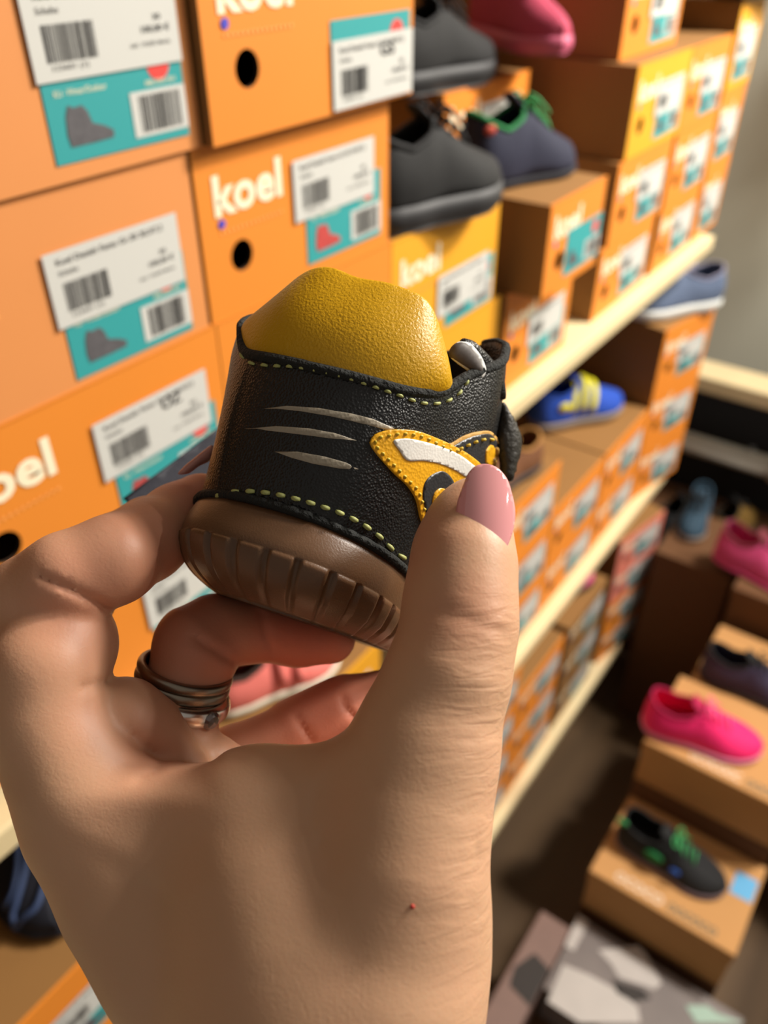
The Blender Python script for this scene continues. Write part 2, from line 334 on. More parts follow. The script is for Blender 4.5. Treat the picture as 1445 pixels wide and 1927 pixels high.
# ------------------------------------------------------------------ shoes on display
def sm(a, b, x): t = np.clip((x - a) / (b - a), 0, 1); return t * t * (3 - 2 * t)
PW = ([0, .02, .06, .12, .25, .40, .55, .70, .82, .92, .975, 1], [0, .42, .66, .80, .86, .82, .90, 1.0, .93, .68, .38, 0])
def shoe(name, label, A, B, L, W, H, upper, sole, lining, lace=None, group=None, style='lace', soleh=.014, z=None, tonguec=None, accents=(), flip=False, rise=0.0):
    """A, B: points where the near side of the sole touches its support, heel end first (world x, y, z)."""
    A = np.array(A, float); B = np.array(B, float); d = B - A; d[2] = 0; d /= np.linalg.norm(d); n = np.array([-d[1], d[0], 0])
    if n @ (A - CAM) < 0: n = -n
    r = np.cross(d, [0, 0, 1.]); o = A - d * L * .15 + n * W * .42
    th = thing(name, label, 'shoe', o + d * L * .45, group)
    def T(x, h, c): return o + r * x + d * c + np.array([0, 0, h])
    cs = L * (1 - np.cos(np.linspace(0, math.pi, 31))) / 2; t = cs / L
    wv = np.interp(t, *PW) * W / 2
    # sole
    V, lv = [], [(.88, 0), (1.0, .25), (1.04, .6), (1.0, 1.0), (.8, 1.0)]
    ringc = list(range(31)) + list(range(29, 0, -1)); sg = [1] * 31 + [-1] * 29
    for k, q in zip(ringc, sg):
        for sc, hh in lv:
            V.append(T(q * wv[k] * sc, soleh * hh + (.06 * L * max(0, t[k] - .75) ** 2 * 4) , (cs[k] - L / 2) * (.5 + sc / 2) + L / 2))
    nr = len(ringc); Fc = grid_faces(nr, len(lv), True); Fc.append(tuple(i * 5 for i in range(nr))); Fc.append(tuple(i * 5 + 4 for i in range(nr))[::-1])
    mesh_obj('sole', V, Fc, sole, th, True)
    # upper
    ht = np.interp(t, [0, .1, .25, .38, .46, .55, .7, .85, .95, 1], np.array([.95, .82, .70, .80, 1.0, .86, .60, .44, .33, .2])) * H
    xt = wv * np.interp(t, [0, .1, .3, .42, .5, 1], [.75, .75, .7, .6, 0.02, 0]); k2 = sm(.40, .52, t)
    ct = cs + L * .03 * (1 - t) * sm(.3, 0, t) ; nv = 9; V = []
    for k, q in zip(ringc, sg):
        for j in range(nv):
            v = j / (nv - 1); a = v * math.pi / 2
            xl = wv[k] * .96 + (xt[k] - wv[k] * .96) * v + .05 * W * math.sin(math.pi * v) ; xe = wv[k] * .96 * math.cos(a) + xt[k] * (1 - math.cos(a)) * 0
            hl = soleh * .9 + ht[k] * v; he = soleh * .9 + ht[k] * math.sin(a)
            x = xl * (1 - k2[k]) + xe * k2[k]; hh = hl * (1 - k2[k]) + he * k2[k]
            V.append(T(q * x, hh, cs[k] + (ct[k] - cs[k]) * v - L * .012 * math.sin(math.pi * v) * (1 if t[k] < .1 else 0)))
    up = mesh_obj('upper', V, grid_faces(nr, nv, True), upper, th, True)
    so = up.modifiers.new('thickness', 'SOLIDIFY'); so.thickness = .002; so.offset = -1
    # lining rim, insole, tongue
    rim = [np.array(V[i * nv + nv - 1]) for i in range(nr) if t[ringc[i]] < .5]; k0 = [i for i in range(nr) if t[ringc[i]] < .5]
    order = [i for i in k0 if sg[i] < 0] + [i for i in k0 if sg[i] > 0]
    v, f = tube([V[i * nv + nv - 1] for i in order], .0022 + .0003, 6); mesh_obj('collar_lining', v, f, lining, th, True)
    v = [T(q * wv[k] * .85, soleh + .001, cs[k] * .94 + .003) for k, q in zip(ringc, sg)]; mesh_obj('insole', v, [tuple(range(nr))], lining, th)
    tw = W * .17; V2 = []
    for i in range(7):
        c = L * (.53 - .17 * i / 6); hh = soleh + H * (.80 + .34 * i / 6)
        for j in range(7): x = (j / 3 - 1) * tw * (1 - .25 * (i == 6)); V2.append(T(x, hh - .28 * W * (x / (W / 2)) ** 2 * 1.0, c))
    tg = mesh_obj('tongue', V2, grid_faces(7, 7), lining if tonguec is None else tonguec, th, True)
    so = tg.modifiers.new('thickness', 'SOLIDIFY'); so.thickness = .003
    hr = lambda c: soleh + float(np.interp(c, t, ht))
    if style == 'lace' and lace:
        parts = []
        for i in range(4):
            c = .50 + .055 * i; hh = hr(c); w2 = W * .17
            parts.append(tube([T(-w2, hh - .10 * H, c * L), T(-w2 * .4, hh + .003, (c + .01) * L), T(w2 * .4, hh + .003, (c + .02) * L), T(w2, hh - .10 * H, (c + .03) * L)], .0016, 6))
        for q in (1, -1):
            c = .49; hh = hr(c) + .004; parts.append(tube(resample([T(0, hh, c * L), T(q * .010, hh + .007, c * L - .003), T(q * .020, hh + .002, c * L + .002), T(q * .013, hh - .001, c * L + .008), T(0, hh, c * L + .002)], 14), .0015, 6))
            parts.append(tube(resample([T(0, hh, c * L), T(q * .012, hh - .002, c * L + .012), T(q * .017, hh - .012, c * L + .020)], 8), .0014, 6))
        v, f = merge(parts); mesh_obj('laces', v, f, lace, th, True)
    if style in ('strap', 'stripes'):
        for i, c in enumerate((.50, .62) if style == 'strap' else (.42, .52, .62)):
            V3 = []
            for j in range(13):
                a = math.pi * (.08 + .84 * j / 12)
                wk = float(np.interp(c, t, wv)) * .98; hk = hr(c) - soleh
                for e in (-.5, .5): V3.append(T(math.cos(a) * (wk + .0015), soleh + .0 + math.sin(a) * (hk + .0025), (c + e * .055) * L - (0 if style == 'strap' else (1 - math.sin(a)) * .02)))
            st = mesh_obj('strap' if style == 'strap' else 'side_stripe', V3, grid_faces(13, 2), lace, th, True)
            so = st.modifiers.new('thickness', 'SOLIDIFY'); so.thickness = .0025; so.offset = 0
    for (nm, c0, h0, rad, m) in accents:
        hs = float(np.interp(c0, t, ht)); wk = float(np.interp(c0, t, wv)); sgn = 1 if (r @ n) < 0 else -1
        V3 = [T(sgn * (wk * .96 + .003), soleh + h0 * H, c0 * L)] ; 
        for k in range(12): a = 2*math.pi*k/12; V3.append(T(sgn * (wk * .96 + .0015), soleh + h0 * H + rad * .7 * math.sin(a), c0 * L + rad * math.cos(a)))
        ac = mesh_obj(nm, V3, [(0, 1 + k, 1 + (k + 1) % 12) for k in range(12)], m, th, True)
        so = ac.modifiers.new('thickness', 'SOLIDIFY'); so.thickness = .002; so.offset = 0
    return th
def fab(n, c, rough=.8, **k): return mat(n, c, rough, bump=.0004, bscale=900, **k)
BLK = fab('black_suede', (14, 14, 15)); BLK2 = fab('charcoal_knit', (20, 20, 22)); BRUB = mat('black_rubber', (36, 36, 38), .6)
GRUB = mat('grey_rubber', (46, 46, 48), .6); NAVY = fab('navy_knit', (20, 24, 50)); NAVY2 = fab('dark_navy_suede', (14, 16, 30)); NLACE = mat('slate_blue_lace', (52, 68, 104), .7)
GREEN = fab('green_lining', (24, 120, 62)); LGREEN = mat('green_lace', (60, 160, 90), .7)
ROSE = fab('rose_knit', (176, 60, 88)); ROSES = mat('rose_rubber', (198, 92, 122), .5); ROSEL = mat('pale_rose_lace', (200, 110, 120), .7)
HOT = fab('hot_pink_knit', (245, 30, 110)); HOTS = mat('pink_translucent_rubber', (225, 130, 170), .4); HOTL = mat('hot_pink_lace', (255, 90, 150), .7); HOTD = fab('deep_pink_lining', (170, 10, 70))
MAG = fab('magenta_knit', (205, 70, 125)); MAGD = fab('dark_magenta_lining', (110, 40, 50))
CANV = fab('grey_blue_canvas', (84, 98, 124)); CANVL = fab('light_grey_lining', (130, 128, 150)); WRUB = mat('off_white_rubber', (208, 210, 206), .5)
BLUE = fab('bright_blue_mesh', (26, 72, 176)); YEL = mat('yellow_trim', (222, 212, 30), .6); GREYS = mat('stone_grey_rubber', (130, 118, 108), .6)
BRN = fab('brown_suede', (112, 70, 40)); TANL = fab('tan_lining', (170, 120, 60)); SALM = fab('salmon_leather', (232, 122, 112)); DKL = fab('dark_brown_lining', (70, 52, 44)); CREAM = mat('cream_rubber', (226, 220, 200), .6)
TEALD = fab('dark_teal_mesh', (40, 66, 84)); PURP = fab('dark_purple_mesh', (52, 46, 70)); LBLUE = mat('light_blue_card', (84, 160, 206), .6); REDT = mat('rust_red_tab', (160, 50, 24), .7)
SG = 'display shoes standing on their boxes'
shoe('sneaker', 'black sneaker with grey sole on the yellow shoe box', (.545, .000, -.2155), (.640, -.026, -.2155), .150, .062, .060, BLK, GRUB, BLK2, BLK2, SG, soleh=.022)
shoe('sneaker', 'black shoe near the top edge, right of the pen-marked box', (.755, .128, -.157), (.860, .108, -.157), .165, .066, .058, BLK, BRUB, BLK2, BLK2, SG, soleh=.022)
shoe('sneaker', 'rose pink running shoe with pale laces, toe pointing right, at the top edge', (.958, .19, -.132), (.898, .095, -.132), .185, .062, .062, ROSE, ROSES, ROSE, ROSEL, SG, soleh=.018)
shoe('sneaker', 'navy blue shoe with green lining and green laces on the small orange box', (.755, .030, -.2325), (.855, -.005, -.2325), .148, .064, .066, NAVY, NAVY2, GREEN, LGREEN, SG, soleh=.008, tonguec=NAVY, accents=[('red_heel_tab', .07, .75, .007, REDT)])
shoe('sneaker', 'blue sneaker with bright yellow stripes on a box on the middle shelf', (1.165, .105, -.739), (1.300, .020, -.739), .190, .078, .068, BLUE, GREYS, BLUE, YEL, SG, style='stripes', soleh=.016, accents=[('yellow_patch', .25, .45, .012, YEL)])
shoe('slip_on_shoe', 'grey-blue canvas shoe with off-white rubber sole on the end stack of the middle shelf', (1.475, -.040, -.589), (1.335, .058, -.589), .200, .084, .058, CANV, WRUB, CANVL, CANVL, SG, style='none', soleh=.020)
shoe('clog', 'brown suede shoe on the orange stack right of the thumb, partly hidden', (.905, .010, -.644), (.815, .030, -.644), .135, .062, .045, BRN, BRUB, TANL, None, SG, style='none', soleh=.012)
shoe('ballet_shoe', 'small pink shoe with dark sole on the brown boxes of the lowest shelf', (1.195, .035, -1.1245), (1.285, .015, -1.1245), .12, .055, .045, MAG, NAVY2, MAG, None, SG, style='none')
lus = shoe('lace_up_shoe', 'dark navy lace-up shoe with slate laces, bottom left beside the wrist', (.245, .150, -.665), (.178, .048, -.665), .205, .098, .055, NAVY2, NAVY2, NAVY2, NLACE, SG, soleh=.010)
shoe('sandal', 'salmon pink sandal with dark lining seen between the fingers', (.345, .050, -.640), (.435, .010, -.640), .145, .066, .046, SALM, CREAM, DKL, SALM, SG, style='strap', soleh=.010)

# ------------------------------------------------------------------ cartons and boxes at the right
def carton(x0, x1, y0, y1, z0, z1, label, m=KRAFT, lid=.03, texts=(), name='shoe_box', cat='shoe box', group='brown shoe boxes stepped down at the right', marks=()):
    th = thing(name, label, cat, (x0, (y0 + y1) / 2, z0), group)
    v, f = boxvf(x0 + .002, x1 - .002, y0 + .002, y1 - .002, z0, z1 - .002); bevel(mesh_obj('box_body', v, f, m, th), .0015)
    li = None
    if lid:
        v, f = boxvf(x0, x1, y0, y1, z1 - lid, z1); li = bevel(mesh_obj('lid', v, f, m, th), .0025)
    for (body, px0, py0, wd, hh, mm) in texts:    # lettering on the lid, read from the aisle
        tv, tf = text2d(body, wd, hh, bold=.03)
        mesh_obj('lid_print', [(x0 + px0 + p[1], y1 - py0 - p[0], z1 + .0006) for p in tv], tf, mm, li)
    for (x, y, s1, s2, mm, nm) in marks:
        v, f = boxvf(x0 + x, x0 + x + s1, y1 - y - s2, y1 - y, z1, z1 + .0006); mesh_obj(nm, v, f, mm, li)
    return th
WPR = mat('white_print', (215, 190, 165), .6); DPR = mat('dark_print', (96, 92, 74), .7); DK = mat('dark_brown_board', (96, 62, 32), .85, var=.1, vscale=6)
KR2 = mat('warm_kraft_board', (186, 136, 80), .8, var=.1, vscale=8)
carton(1.0, 1.185, -.455, -.208, -1.272, -1.166, 'brown shoe box with white lettering carrying the hot pink shoe', KR2, texts=[('OCOCOOC', .010, .075, .085, .018, WPR), ('OOOCO', .010, .168, .065, .016, DPR)])
carton(.82, 1.0, -.457, -.212, -1.43, -1.32, 'brown shoe box with white lettering carrying the black and green shoe', KR2, texts=[('OCOCO', .010, .040, .082, .018, WPR), ('OOCOCO', .010, .130, .080, .016, DPR)], marks=[(.10, .205, .045, .035, LBLUE, 'blue_lid_sticker')])
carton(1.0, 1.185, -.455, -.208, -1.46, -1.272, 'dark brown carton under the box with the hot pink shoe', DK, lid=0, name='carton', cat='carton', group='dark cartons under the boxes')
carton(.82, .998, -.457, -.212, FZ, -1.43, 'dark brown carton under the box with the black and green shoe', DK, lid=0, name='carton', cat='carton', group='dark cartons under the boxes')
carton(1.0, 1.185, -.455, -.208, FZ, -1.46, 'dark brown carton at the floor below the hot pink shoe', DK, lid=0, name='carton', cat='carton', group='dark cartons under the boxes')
carton(1.19, 1.38, -.60, -.225, -1.29, -1.18, 'brown shoe box carrying the dark purple shoe behind the hot pink shoe', KR2)
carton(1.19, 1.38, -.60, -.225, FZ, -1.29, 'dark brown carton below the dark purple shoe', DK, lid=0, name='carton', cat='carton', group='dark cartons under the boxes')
carton(1.465, 1.66, -.210, -.045, FZ, -1.13, 'tall brown cardboard carton standing beyond the lower shelves', DK, lid=.02, name='carton', cat='carton', group='tall cartons beyond the rack')
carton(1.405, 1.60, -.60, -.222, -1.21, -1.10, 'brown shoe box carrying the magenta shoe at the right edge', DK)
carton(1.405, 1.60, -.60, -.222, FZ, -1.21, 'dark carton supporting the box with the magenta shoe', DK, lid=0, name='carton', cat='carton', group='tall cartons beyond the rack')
# long side walls of the aisle unit (warm wood board at the far right bottom)
carton(.84, 1.40, -.70, -.612, FZ, -1.36, 'light wooden side board in the bottom right corner', PINE, lid=0, name='side_board', cat='board', group='boards at the right')
# printed grey boxes, bottom right
GB = mat('grey_photo_print', (112, 102, 98), .6, var=.25, vscale=14); GW = mat('white_photo_print', (176, 168, 162), .5, var=.1, vscale=30); GBK = mat('dark_photo_print', (40, 32, 28), .7); GPK = mat('mauve_photo_print', (120, 92, 82), .6, var=.15, vscale=30); MINT = mat('mint_print', (150, 176, 160), .6)
g = carton(.655, .80, -.505, -.222, -1.53, -1.43, 'grey photo-printed box with white shapes on its lid, bottom right', GB, lid=.03, group='printed boxes at the bottom right')
def on_top(parent, nm, poly, z, m, th_=.0008):
    n = len(poly); V = [(p[0], p[1], z) for p in poly] + [(p[0], p[1], z + th_) for p in poly]
    mesh_obj(nm, V, [tuple(range(n, 2 * n))] + [(i, (i + 1) % n, n + (i + 1) % n, n + i) for i in range(n)], m, parent)
def onz(px, py, z): d = FW + RT * (px - CX) / F - UP * (py - CY) / F; return CAM + d * ((z - CAM[2]) / d[2])
lidg = [c for c in g.children if c.name.startswith('lid')][0]
for nm, poly, m in (('printed_white_shape', [(1125, 1788), (1200, 1780), (1215, 1795), (1245, 1850), (1232, 1862), (1165, 1840), (1150, 1815)], GW),
                    ('printed_white_shape', [(1060, 1815), (1110, 1835), (1160, 1862), (1200, 1895), (1205, 1925), (1090, 1925), (1030, 1885)], GW),
                    ('printed_dark_shape', [(1152, 1843), (1210, 1862), (1225, 1880), (1190, 1885), (1160, 1868)], GBK),
                    ('printed_mint_shape', [(1290, 1892), (1330, 1893), (1350, 1908), (1400, 1925), (1310, 1925)], MINT),
                    ('printed_beige_bar', [(1088, 1722), (1108, 1735), (1080, 1790), (1062, 1780)], GW)):
    on_top(lidg, nm, [onz(x, y, -1.4295)[:2] for x, y in poly], -1.4298, m)
g = carton(.545, .775, -.219, -.160, -1.535, -1.437, 'mauve and black printed box beside the grey photo box', GPK, lid=.03, group='printed boxes at the bottom right')
lidg = [c for c in g.children if c.name.startswith('lid')][0]
on_top(lidg, 'printed_dark_shape', [(.62, -.218), (.69, -.218), (.70, -.185), (.66, -.168), (.63, -.175)], -1.4368, GBK)
carton(.52, .80, -.505, -.160, FZ, -1.5355, 'dark carton on the floor under the printed boxes', DK, lid=0, name='carton', cat='carton', group='dark cartons under the boxes')

HZ = -1.166
shoe('sneaker', 'hot pink knitted sneaker on the brown box at the right edge', (1.012, -.225, HZ), (1.056, -.400, HZ), .200, .088, .066, HOT, HOTS, HOTD, HOTL, SG, soleh=.012)
shoe('sneaker', 'black sneaker with green heel loop and green strap, bottom right', (.882, -.250, -1.32), (.880, -.400, -1.32), .190, .080, .060, BLK2, mat('lilac_grey_rubber', (120, 104, 112), .5), BLK, LGREEN, SG, soleh=.010, accents=[('green_side_strap', .38, .45, .016, GREEN), ('blue_side_patch', .58, .40, .009, mat('blue_patch', (30, 84, 170), .7)), ('green_heel_loop', .04, .9, .010, LGREEN)])
shoe('sneaker', 'dark purple and black sneaker behind the hot pink shoe', (1.20, -.262, -1.18), (1.215, -.400, -1.18), .190, .076, .065, PURP, BRUB, BLK, BLK, SG)
shoe('sneaker', 'dusky magenta shoe on the carton at the right edge', (1.455, -.180, -1.10), (1.430, -.325, -1.10), .205, .090, .078, MAG, MAG, MAGD, MAG, SG, soleh=.010)
shoe('sneaker', 'dark teal shoe on the tall carton beyond the orange stacks', (1.66, -.100, -1.13), (1.56, -.115, -1.13), .150, .066, .065, TEALD, GREYS, TEALD, BLK, SG)
# ------------------------------------------------------------------ far wall: counter, rail, dark shelf, hanging clothes
v, f = boxvf(1.87, 1.965, -1.6, .30, -.945, -.905); o = tag(bevel(rebase(mesh_obj('counter_board', v, f, PINE), (1.92, -.65, -.945)), .004), 'pale wooden counter board against the grey wall at the right', 'counter')
BP = mat('black_panel', (22, 23, 24), .8)
v, f = boxvf(1.99, 2.01, -1.6, .30, FZ, -.946); tag(rebase(mesh_obj('dark_panel', v, f, BP), (2.0, -.65, FZ)), 'black panel below the pale counter board at the right', 'panel')
METAL = mat('satin_metal', (200, 198, 190), .35, metal=.8)
rl = thing('metal_rail', 'grey metal rail with bright end cap below the pale counter board', 'rail', (1.93, -.2, -1.12))
v, f = tube([(1.93, .28, -1.12), (1.93, -.170, -1.12)], .026, 16); mesh_obj('rail_tube', v, f, mat('grey_enamel', (214, 210, 196), .45), rl, True)
v, f = tube([(1.93, -.166, -1.12), (1.93, -.215, -1.12)], .034, 16); mesh_obj('end_cap', v, f, mat('white_plastic', (236, 240, 244), .3), rl, True)
for y in (.2, -.1): v, f = tube([(1.93, y, -1.12), (1.989, y, -1.12)], .008, 10); mesh_obj('bracket', v, f, METAL, rl, True)
v, f = boxvf(1.665, 1.985, -1.2, .30, FZ, -1.29); tag(rebase(mesh_obj('low_bench', v, f, DK), (1.8, -.4, FZ)), 'dark low bench with dark shoes below the metal rail', 'bench')
for i, (x, y, m, lb, m2) in enumerate(((1.72, -.02, BLK2, 'dark grey shoe on the low bench, left of the mustard shoe', TEALD), (1.78, -.135, fab('mustard_suede', (120, 90, 34)), 'mustard brown shoe on the dark bench below the rail', BRUB), (1.70, -.26, BLK, 'black shoe on the dark bench above the magenta shoe', BRUB))):
    shoe('sneaker', lb, (x, y, -1.29), (x + .1, y - .03, -1.29), .19, .075, .09, m, m2, BLK, BLK, 'dark shoes on the bench')
CL = [(mat('blue_knit', (86, 104, 146), .9), 'blue knitted garment'), (mat('grey_knit', (150, 150, 148), .9), 'light grey garment'), (mat('mauve_knit', (140, 122, 128), .9), 'mauve patterned garment')]
for i, (y0, y1, zt, zb, x) in enumerate(((-.055, -.125, .00, -.335, 2.31), (-.015, -.075, .02, -.215, 2.375), (-.11, -.20, .02, -.400, 2.245))):
    V = []
    for a in range(25):
        u_ = a / 24
        for b in range(17):
            q = b / 16; wdt = .6 + .4 * math.sin(q * 2.6 + i); yy = (y0 + y1) / 2 + (u_ - .5) * (y1 - y0) * wdt * 1.1
            V.append((x + .018 * math.sin(u_ * 14 + i * 2 + q * 2) + .01 * math.sin(q * 9), yy + .008 * math.sin(q * 8 + i), zt + (zb - zt) * q * (1 + .10 * math.sin(u_ * 9 + i))))
    o = rebase(mesh_obj('hanging_garment', V, grid_faces(25, 17), CL[i][0], None, True), (x, (y0 + y1) / 2, zt)); so = o.modifiers.new('thickness', 'SOLIDIFY'); so.thickness = .012
    tag(o, '%s hanging on the grey wall at the right edge' % CL[i][1], 'clothes', 'clothes hanging on the wall')
v, f = tube([(2.34, .05, .03), (2.28, -.35, .03)], .007, 8); tag(rebase(mesh_obj('clothes_rod', v, f, METAL), (2.3, -.15, .03)), 'metal rod holding the hanging clothes at the right edge', 'rod')
shoe('sneaker', 'dark shoe cut off at the top right corner on the last stack', (1.375, -.01, -.109), (1.49, -.03, -.109), .17, .07, .06, NAVY2, NAVY2, BLK, BLK, SG)

# ================================================================== the toddler shoe held in the hand
def rot3(a, b, c):
    ca, sa, cb, sb, cc, sc = math.cos(a), math.sin(a), math.cos(b), math.sin(b), math.cos(c), math.sin(c)
    return np.array([[cc, -sc, 0], [sc, cc, 0], [0, 0, 1]]) @ np.array([[1, 0, 0], [0, cb, -sb], [0, sb, cb]]) @ np.array([[ca, 0, sa], [0, 1, 0], [-sa, 0, ca]])
SR = rot3(.33, -.171, .321); ST = np.array([-32.2, 18.5, 178.])
BASIS = np.stack([RT, -UP, FW], 1)
def SH(x, h, c):           # shoe frame in mm: x to the right, h up, c towards the toe
    return CAM + BASIS @ ((SR @ np.array([x, -h, c]) + ST) / 1000)
toddler = thing('toddler_shoe', 'black leather toddler shoe with yellow padded collar held in the hand', 'shoe', SH(0, 0, 50))
def planx(W, R, c0, c):    # half width at c of an outline with a round heel and a round toe
    t = np.clip((c - c0) / R, 0, 1); wv_ = W * (1 - (1 - t) ** 2.3) ** (1 / 2.3)
    wv_ = wv_ * (1 + .10 * sm(45, 90, c)); return wv_ * np.sqrt(np.clip(1 - np.clip((c - 92) / 33, 0, 1) ** 2, 0, 1))
NS = 150
sp = np.concatenate([np.linspace(0, 1, 90) ** 1.9 * 34, 34 + np.linspace(0, 1, 61)[1:] ** .8 * 0 + np.linspace(0, 91, 61)[1:]])
sp[-1] = 125 ; NSP = len(sp)
ring = [(k, 1) for k in range(NSP)] + [(k, -1) for k in range(NSP - 2, 0, -1)]
def level(W, R, c0, hfun, fw_=0):
    out = []
    cc = c0 + sp * (125 - c0 - fw_) / 125
    wv_ = planx(W, R, c0, cc)
    for k, q in ring: out.append((q * wv_[k], hfun(cc[k]), cc[k]))
    return np.array(out)
# arc length along the heel for the tread blocks
seam = lambda c: 21.35 - .141 * np.clip(c, 0, 50) - 0 * c
def sole_level(h):
    W = spline([0, 3, 8, 12, 17, 21.4], [20.5, 24.5, 27.4, 28.2, 28.9, 28.8], h); c0 = spline([0, 3, 8, 12, 17, 21.4], [12, 4.5, -1.5, -3.2, -2.0, 0], h)
    f = lambda c: h * seam(c) / 21.35 + 9 * sm(95, 125, c)
    return level(float(W), 31, float(c0), f, 3 if h < 4 else 0)
hs = list(np.linspace(0, 11.6, 13)) + [11.9, 12.2, 13.5, 15, 17, 19, 21.35]
V = []; L0 = level(28.5, 31, -3, lambda c: 0)
s_arc = np.zeros(len(ring)); 
for i in range(1, NSP): s_arc[i] = s_arc[i-1] + np.linalg.norm(L0[i] - L0[i-1])
for i in range(len(ring) - 1, NSP - 1, -1): s_arc[i] = -s_arc[len(ring) - i]
levs = []
cent = np.array([0, 0, 40.])
for h in hs:
    P_ = sole_level(h).copy()
    if .5 < h < 11.8:
        for i in range(len(ring)):
            g = (s_arc[i] + 3.0) / 7.6; fr = g - math.floor(g); wdt = .10 + .07 * (int(math.floor(g)) % 2)
            e = min(fr, 1 - fr); dep = 1.3 * (1 - sm(wdt * .6, wdt, e)) * sm(.5, 2, h)
            nrm = P_[i] - [0, P_[i][1], 30]; nrm /= np.linalg.norm(nrm) + 1e-9
            P_[i] = P_[i] + nrm * (.55 - dep)
    levs.append(P_)
levs.append(levs[-1] * [.9, 1, 1] + [0, .1, 1.5])
nl = len(levs); V = [SH(*levs[j][i]) for i in range(len(ring)) for j in range(nl)]
Fc = grid_faces(len(ring), nl, True) + [tuple(i * nl for i in range(len(ring))), tuple(i * nl + nl - 1 for i in range(len(ring)))[::-1]]
GUM = mat('brown_gum_rubber', (100, 70, 46), .38, bump=.00006, bscale=2200, sss=.12)
so_ = mesh_obj('gum_sole', V, Fc, GUM, toddler, True)
# upper
def top_h(c, q=1): return spline([-6, 1, 6, 12, 20, 32, 45, 58, 75, 100, 126], [52.9, 54.6, 56.9, 60.5, 69, 79, 89, 85, 64, 42, 27] if q > 0 else [52.9, 56, 63, 68, 73, 79, 89, 85, 64, 42, 27], c)
def top_x(c, w_): return w_ * np.interp(c, [-6, 32, 40, 50, 58, 130], [1, .99, .90, .55, 0, 0])
rows = 34; U = []
hv = np.linspace(0, 1, rows)
def upper_point(k, q, v):
    cb = 0 + sp[k] ; wb = planx(28.4, 31, 0, cb) if k else 0.; hb = float(seam(cb)) + 9 * float(sm(95, 125, cb)) - .6
    ct_ = -5.2 + sp[k] * (125 - 3 + 5.2) / 125; wt = float(planx(27.6, 23, -5.2, ct_)); ht_ = float(top_h(ct_, q)); xt_ = float(top_x(ct_, wt))
    if q < 0: xt_ += 2.6 * float(sm(0, 9, ct_)) * float(sm(62, 44, ct_))
    if q > 0: xt_ += 6.0 * float(sm(12, 30, ct_)) * float(sm(62, 44, ct_))
    kk = float(sm(40, 62, cb))
    W1 = float(wb); bul = 1.0 * math.sin(math.pi * v) * (1 if cb > 3 else .3) - 2.6 * math.sin(math.pi * min(1, v * 1.2)) * (1 if q < 0 else 0.15) * float(sm(0, 20, cb)) * (1 - kk)
    xl = W1 + (xt_ - W1) * v + bul + (3.5 * math.sin(math.pi * v * .5) * math.cos(math.pi * v * .5) * 2 * float(sm(12, 34, cb)) if q > 0 else 0); a = v * math.pi / 2; xe = W1 * math.cos(a) + xt_ * math.sin(a) * 1.0
    hl = hb + (ht_ - hb) * v; he = hb + (ht_ - hb) * math.sin(a)
    c_ = cb + (ct_ - cb) * v - 1.2 * math.sin(math.pi * v) * (1 - float(sm(0, 14, cb)))
    return (q * (xl * (1 - kk) + xe * kk) if k not in (0, NSP - 1) else 0, hl * (1 - kk) + he * kk, c_)
UP_ = [[upper_point(k, q, v) for v in hv] for k, q in ring]
V = [SH(*p) for col in UP_ for p in col]
LEA = mat('black_grained_leather', (17, 18, 20), .36, bump=.00020, bscale=1700, kind='voronoi', spec=.5)
Fu = grid_faces(len(ring), rows, True)
up = mesh_obj('leather_upper', V, Fu, LEA, toddler, True)
so = up.modifiers.new('thickness', 'SOLIDIFY'); so.thickness = .0016; so.offset = 1 if False else -1
BV = BVHTree.FromPolygons([Vector(v) for v in V], Fu)
CAMV = Vector(CAM)
def hit(px, py, bv=None):
    loc, nrm, idx, dist = (bv or BV).ray_cast(CAMV, Vector(ray(px, py)))
    if loc is None:
        return None
    if nrm.dot(Vector(ray(px, py))) > 0: nrm = -nrm
    return np.array(loc), np.array(nrm)
def inpoly(x, y, poly):
    c = False; n = len(poly)
    for i in range(n):
        x1, y1 = poly[i]; x2, y2 = poly[(i + 1) % n]
        if (y1 > y) != (y2 > y) and x < (x2 - x1) * (y - y1) / (y2 - y1) + x1: c = not c
    return c
def smooth_poly(poly, n=70, sharp=()):
    p = np.array(poly + poly[:1], float); s = np.concatenate([[0], np.cumsum(np.linalg.norm(np.diff(p, axis=0), axis=1))])
    pp = np.concatenate([p[-3:-1], p, p[1:3]]); L_ = s[-1]; ss = np.concatenate([s[-3:-1] - L_, s, s[1:3] + L_])
    return [tuple(q) for q in spline(ss, pp, np.linspace(0, L_, n + 1)[:-1])]
